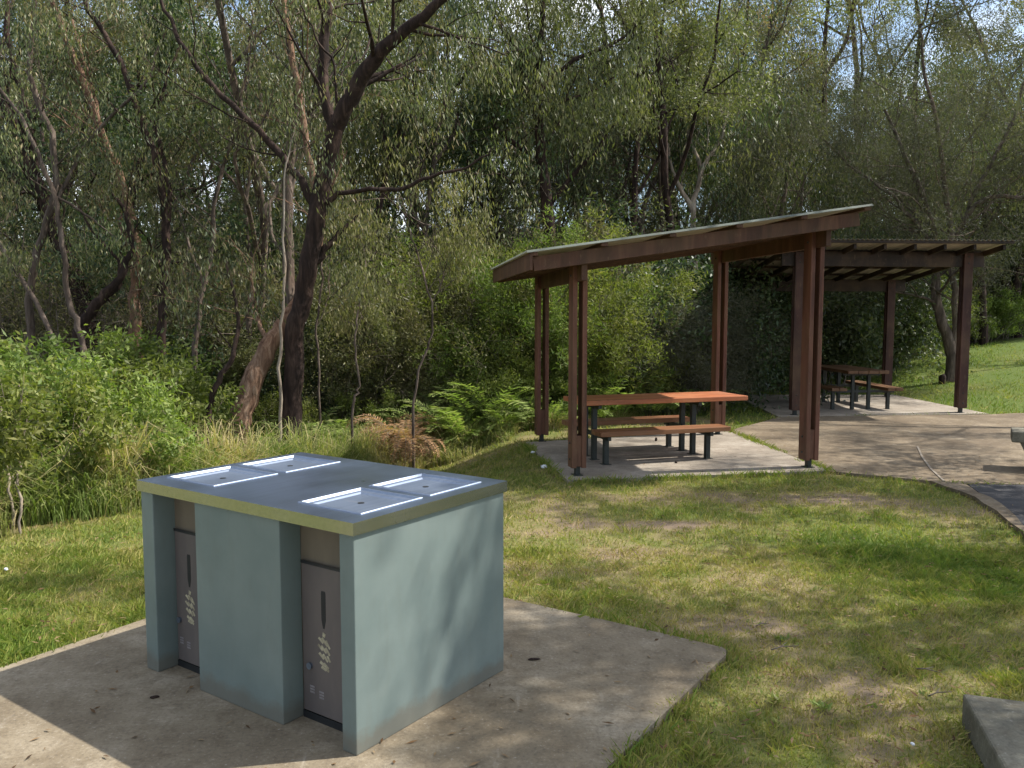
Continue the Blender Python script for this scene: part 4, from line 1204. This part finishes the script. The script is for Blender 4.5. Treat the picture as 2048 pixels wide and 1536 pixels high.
hard = [shrink(p, 0.035) for p in (bbqpad, pad1, path, pad2, asph)] + [[(p.x, p.y) for p in n0]]
gg = np.random.default_rng(3)
GXs = np.linspace(-6, 14, 400); GYs = np.linspace(2, 28, 520)
GT = np.array([[green(x, y) for x in GXs] for y in GYs])
RZ = np.array([[GB + rise(x, y) + ((0.010 * fb(x, y, 1.4, 3, 2.0) - 0.002) if y < 14 and -6 < x < 8 else 0.0) for x in GXs] for y in GYs])
def samp(T, x, y):
    i = np.clip((x + 6) / 20 * 399, 0, 398.999); j = np.clip((y - 2) / 26 * 519, 0, 518.999)
    i0 = i.astype(int); j0 = j.astype(int); fi = i - i0; fj = j - j0
    return (T[j0, i0] * (1 - fi) * (1 - fj) + T[j0, i0 + 1] * fi * (1 - fj) + T[j0 + 1, i0] * (1 - fi) * fj + T[j0 + 1, i0 + 1] * fi * fj)
AV, AQ, AR = [], [], []; off = 0
def add_lawn(n, y0, y1, h0, h1, w0):
    global off
    y = y0 + (y1 - y0) * gg.uniform(0, 1, n) ** 0.8
    x = gg.uniform(-0.66, 0.66, n) * y
    ok = (y < np.interp(x, VX, VY) + 0.25)
    for p in hard: ok &= ~inpoly(x, y, p)
    gv = samp(GT, x, y)
    ok &= gg.uniform(0, 1, n) < (0.28 + 1.05 * gv)
    x, y, gv = x[ok], y[ok], gv[ok]; m_ = len(x)
    tuft = np.array([noise.noise(Vector((a * 5.0, b * 5.0, 1.0))) for a, b in zip(x, y)])
    h = (h0 + (h1 - h0) * gv) * gg.uniform(0.5, 1.3, m_) * (1 + 0.9 * np.clip(tuft, -0.4, 0.8))
    pos = np.stack([x, y, samp(RZ, x, y) - 0.003], 1)
    V, Q, k = blades(pos, h, w0 * gg.uniform(0.7, 1.3, m_), 0.7, gg, 1)
    AV.append(V); AQ.append(Q + off); off += len(V)
    r = np.clip(gv * 0.85 + 0.02 + gg.normal(0, 0.20, m_), 0, 1)
    AR.append(np.repeat(r, k))
add_lawn(150000, 2.7, 6.0, 0.022, 0.048, 0.0045)
add_lawn(150000, 5.5, 11.5, 0.025, 0.052, 0.007)
add_lawn(90000, 11.0, 27.0, 0.04, 0.07, 0.014)
# taller fringe where mowing misses the slab edges
def fringe(poly, n, h):
    global off
    P_ = [Vector(p) for p in poly]; xs_, ys_ = [], []
    for k in range(n):
        i = gg.integers(0, len(P_)); a, b = P_[i], P_[(i + 1) % len(P_)]
        if gg.uniform() > min(1, (b - a).length / 3.0): continue
        t = gg.uniform(); q = a.lerp(b, t); nn_ = (b - a).normalized()
        q = q + Vector((nn_.y, -nn_.x)) * gg.uniform(-0.02, 0.07) * (1 if poly is not bbqpad else -1)
        if noise.noise(Vector((q.x * 1.7, q.y * 1.7, 0))) + 0.25 < gg.uniform(0, .6): continue
        xs_.append(q.x); ys_.append(q.y)
    x = np.array(xs_); y = np.array(ys_); m_ = len(x)
    pos = np.stack([x, y, samp(RZ, x, y)], 1)
    V, Q, k = blades(pos, h * gg.uniform(.5, 1.2, m_), 0.006 * gg.uniform(.7, 1.3, m_), 0.6, gg, 1)
    AV.append(V); AQ.append(Q + off); off += len(V)
    AR.append(np.repeat(np.clip(gg.normal(.7, .2, m_), 0, 1), k))
fringe(bbqpad, 9000, 0.075); fringe(pad1, 6000, 0.08); fringe(path, 5000, 0.07)
o = npmesh('lawn_grass', np.concatenate(AV), np.concatenate(AQ), M['grass'], np.concatenate(AR))
tag(o, 'short patchy mown grass, green and straw coloured, round the pavements', 'grass', kind='stuff')

# long grass along the verge
n = 60000
x = gg.uniform(-6.5, 2.2, n); t = gg.normal(0.25, 0.35, n)
clump = np.array([noise.noise(Vector((a * 2.4, b * 3.0, 7))) for a, b in zip(x, t)])
y = np.interp(x, VX, VY) + t
ok = (clump > -0.12) & (t > -0.30) & (t < 1.3) & ((x < 0.2) | (t > 0.15))
for p in (pad1,): ok &= ~inpoly(x, y, p)
x, y, t, clump = x[ok], y[ok], t[ok], clump[ok]; m_ = len(x)
h = (0.20 + 0.36 * np.clip((t + 0.3) / 0.8, 0, 1)) * (0.75 + 0.7 * np.clip(clump + .12, 0, 1)) * gg.uniform(0.5, 1.2, m_)
h *= np.interp(x, [-6, -3.2, -2, -1, 0, 2], [0.9, 1.25, 1.2, 0.85, 0.5, 0.45])
pos = np.stack([x, y, np.array([GB - 0.01 + rise(a, b) for a, b in zip(x, y)])], 1)
V, Q, k = blades(pos, h, 0.008 * gg.uniform(0.6, 1.3, m_), 0.45, gg, 2)
dry = np.array([0.5 + 0.9 * noise.noise(Vector((a * 1.1, b * 1.1, 2))) for a, b in zip(x, y)])
r = np.clip(dry + gg.normal(0, .25, m_), 0, 1)
o = npmesh('long_grass', V, Q, M['tussock'], np.repeat(r, k))
tag(o, 'long unmown grass, green and straw coloured, between the lawn and the bush', 'grass', kind='stuff')

# ground cover inside the bush
n = 26000
y = gg.uniform(7, 24, n); x = gg.uniform(-0.66, 0.66, n) * y
ok = y > np.interp(x, VX, VY) + 0.3
cl = np.array([noise.noise(Vector((a * .9, b * .9, 3))) for a, b in zip(x, y)])
ok &= cl > -0.15
x, y = x[ok], y[ok]
A_ = np.stack([x, y, np.array([GB + rise(a, b) for a, b in zip(x, y)]) + gg.uniform(0.03, 0.42, len(x)) ], 1)
V, Q, rn = leaves(A_, 7, 0.09, 0.11, 0.035, 0.1, gg, 0.3)
o = npmesh('undergrowth', V, Q, M['wattle'], rn)
tag(o, 'low green undergrowth covering the floor of the bush', 'undergrowth', kind='stuff')

# fallen leaves and bark on lawn and slabs
n = 5200
y = 2.8 + 11 * gg.uniform(0, 1, n) ** 1.2; x = gg.uniform(-0.62, 0.62, n) * y
ok = y < np.interp(x, VX, VY)
x, y = x[ok], y[ok]
onslab = np.zeros(len(x), bool)
for p in hard: onslab |= inpoly(x, y, p)
keep = ~onslab | (gg.uniform(0, 1, len(x)) < 0.14)
x, y, onslab = x[keep], y[keep], onslab[keep]
z = np.where(onslab, 0.006, GB + 0.03)
a = gg.uniform(0, 6.28, len(x))
D_ = np.stack([np.cos(a), np.sin(a), gg.normal(0, .15, len(x))], 1); S_ = np.stack([-np.sin(a), np.cos(a), gg.normal(0, .3, len(x))], 1)
V, Q = leafquads(np.stack([x, y, z], 1), unit(D_), unit(S_), gg.uniform(0.02, 0.06, len(x)), gg.uniform(0.006, 0.014, len(x)), 0.1)
o = npmesh('leaf_litter', V, Q, M['litter'], np.repeat(gg.uniform(0, 1, len(x)), 4))
tag(o, 'fallen gum leaves scattered over lawn and pavement', 'fallen leaves', kind='stuff')

# ------------------------------------------------------------------ small things
def chip(name, px, py, size, mat, label, cat, seed, z=0.0):
    x, y = at(px, py, z)
    r = random.Random(seed)
    bm = bmesh.new(); bmesh.ops.create_icosphere(bm, subdivisions=2, radius=1.0)
    for v in bm.verts:
        k = 1 + 0.3 * noise.noise(v.co * 1.7 + Vector((seed, 0, 0)))
        v.co = Vector((v.co.x * size[0] * k, v.co.y * size[1] * k, v.co.z * size[2] * k))
    me = bpy.data.meshes.new(name); bm.to_mesh(me); bm.free(); me.materials.append(M[mat])
    o = link(bpy.data.objects.new(name, me)); o.location = (x, y, z + size[2] * 0.8); o.rotation_euler = (0, 0, r.uniform(0, 3))
    tag(o, label, cat); return o
chip('bark_piece', 309, 1396, (0.020, 0.009, 0.006), 'bark', 'small black bark piece on the shaded concrete left of the barbecue', 'bark', 1)
o = chip('bark_piece', 1068, 1320, (0.030, 0.009, 0.006), 'bark', 'small dark piece of bark on the sunlit concrete right of the barbecue', 'bark', 2); o.rotation_euler = (0, 0, 0.1)
chip('litter_scrap', 1088, 936, (0.045, 0.03, 0.02), 'white', 'crumpled white paper scrap on the grass beside the near shelter pavement', 'litter', 3, -0.01)
chip('litter_scrap', 1066, 906, (0.03, 0.02, 0.014), 'white', 'smaller white scrap higher up along the left edge of the near shelter pavement', 'litter', 4, -0.01)
chip('litter_scrap', 1825, 1490, (0.010, 0.007, 0.006), 'white', 'tiny white scrap in the grass near the bottom right concrete slab', 'litter', 5, -0.01)
chip('litter_scrap', 12, 1140, (0.022, 0.012, 0.008), 'white', 'tiny white scrap on the lawn at the left edge', 'litter', 6, -0.01)
chip('stone', 1312, 882, (0.022, 0.016, 0.028), 'bark', 'small dark stone on the pavement under the near picnic table', 'stone', 7)
chip('stone', 1352, 926, (0.020, 0.016, 0.012), 'bark', 'small brown pebble in front of the near picnic table', 'stone', 9)
# fallen twigs
for i, (px, py, a, L_) in enumerate([(1570, 1302, 0.3, 0.16), (1856, 1348, -0.5, 0.10), (1525, 1255, 0.4, 0.09), (1880, 1395, 0.3, 0.13)]):
    x, y = at(px, py, -0.01)
    P_ = [(-L_ / 2, 0, 0.006), (-L_ * .1, L_ * 0.06, 0.012), (L_ / 2, 0, 0.008)]
    V, Q = tubes([(np.array(P_), np.array([0.004, 0.004, 0.002])), (np.array([P_[1], (L_ * .2, L_ * .2, 0.02)]), np.array([0.003, 0.0015]))], 5)
    o = npmesh('fallen_twig', V, Q, M['twig'], None, None, True); o.location = (x, y, 0.0); o.rotation_euler = (0, 0, a)
    tag(o, ['longest pale fallen twig on the worn grass right of the concrete corner', 'short fallen twig on the grass above the concrete slab', 'small pale fallen twig beside the corner of the barbecue pavement', 'fallen twig on bare soil left of the concrete slab'][i], 'twig')
# a sprinkling of broad leaved weeds in the turf
n = 420
y = 2.9 + 8 * gg.uniform(0, 1, n); x = gg.uniform(-0.62, 0.62, n) * y
ok = (y < np.interp(x, VX, VY))
for p in hard: ok &= ~inpoly(x, y, p)
x, y = x[ok], y[ok]
Ap = np.stack([x, y, samp(RZ, x, y) + 0.012], 1)
C_ = np.repeat(Ap, 14, 0) + gg.normal(0, 1, (len(Ap) * 14, 3)) * np.array([0.022, 0.022, 0.003])
a = gg.uniform(0, 6.28, len(C_)); D_ = np.stack([np.cos(a), np.sin(a), gg.uniform(.1, .9, len(a))], 1); S_ = np.stack([-np.sin(a), np.cos(a), np.zeros(len(a))], 1)
V, Q = leafquads(C_, unit(D_), S_, gg.uniform(.012, .034, len(a)), gg.uniform(.008, .016, len(a)), .1)
o = npmesh('lawn_weeds', V, Q, M['grass'], np.repeat(gg.uniform(.55, 1, len(a)), 4))
tag(o, 'small broad leaved weeds scattered through the lawn', 'weeds', kind='stuff')
# broad leaved weeds
for i, (px, py) in enumerate([(1548, 1392), (1640, 1405), (1560, 1270)]):
    x, y = at(px, py, 0)
    q = np.random.default_rng(900 + i)
    a = q.uniform(0, 6.28, 26); D_ = np.stack([np.cos(a), np.sin(a), q.uniform(.3, 1.2, 26)], 1); S_ = np.stack([-np.sin(a), np.cos(a), np.zeros(26)], 1)
    V, Q = leafquads(q.normal(0, .018, (26, 3)) * np.array([1, 1, .1]), unit(D_), S_, q.uniform(.02, .05, 26), q.uniform(.010, .018, 26), .1)
    o = npmesh('weed', V, Q, M['bush'], np.repeat(q.uniform(.4, 1, 26), 4)); o.location = (x, y, GB + .01)
    tag(o, ['bright green weed in the worn grass, left of the pair', 'bright green weed in the worn grass, right of the pair', 'green weed beside the corner of the barbecue pavement'][i], 'weed')

# ------------------------------------------------------------------ unseen trees: right ones throw the shade, rear ones added to block sky
def shade(proto, x, y, sc, rz, lab):
    r = place(proto, x, y, rz, sc, lab)
    r['group'] = 'trees outside the frame'
SH = [(7.7, 6.3, 1.0, 0.3, 'd0'), (8.3, 5.9, 1.0, 3.3, 'd1'), (10.4, 6.5, 1.05, 1.7, 'd1'), (12.2, 11.2, 0.8, 2.1, 'g1'), (13.6, 13.2, 0.95, 1.1, 'g3'), (16.5, 19.5, 1.0, 4.1, 'g2')]
BH = [(-11, -3, 1.0, 0, 'd0'), (-7.5, -5.5, 1.1, 1, 'g1'), (-4, -4.5, 1.1, 2, 'd1'), (-0.5, -6.5, 1.2, 3, 'g0'), (3, -5, 1.1, 4, 'd0'), (7, -6.5, 1.2, 5, 'g2'), (11, -4, 1.1, 6, 'd1'), (-9, 1.0, 0.9, 2.5, 'd1'), (-13, 4.5, 1.0, 1.5, 'g3')]  # added out of view to cut ambient sky light
for i, (x_, y_, s_, rz_, k_) in enumerate(SH):
    shade({'d': pd, 'g': pg}[k_[0]][int(k_[1])], x_, y_, s_, rz_, 'shade tree standing outside the right side of the picture')
for i, (x_, y_, s_, rz_, k_) in enumerate(BH):
    shade({'d': pd, 'g': pg}[k_[0]][int(k_[1])], x_, y_, s_, rz_, 'unseen tree added behind the photographer to block sky light')
sp_ = make_tree('gum_tree', 'sparse young gum outside the right side of the picture', 777, 7.5, 0.032, 2, 4, 0.25, 0.15, 0.04, 0.6, 'gum', 'barkgrey', (3, 4), 0.4, 0.5)
sp_.location = (5.6, 4.3, GB)
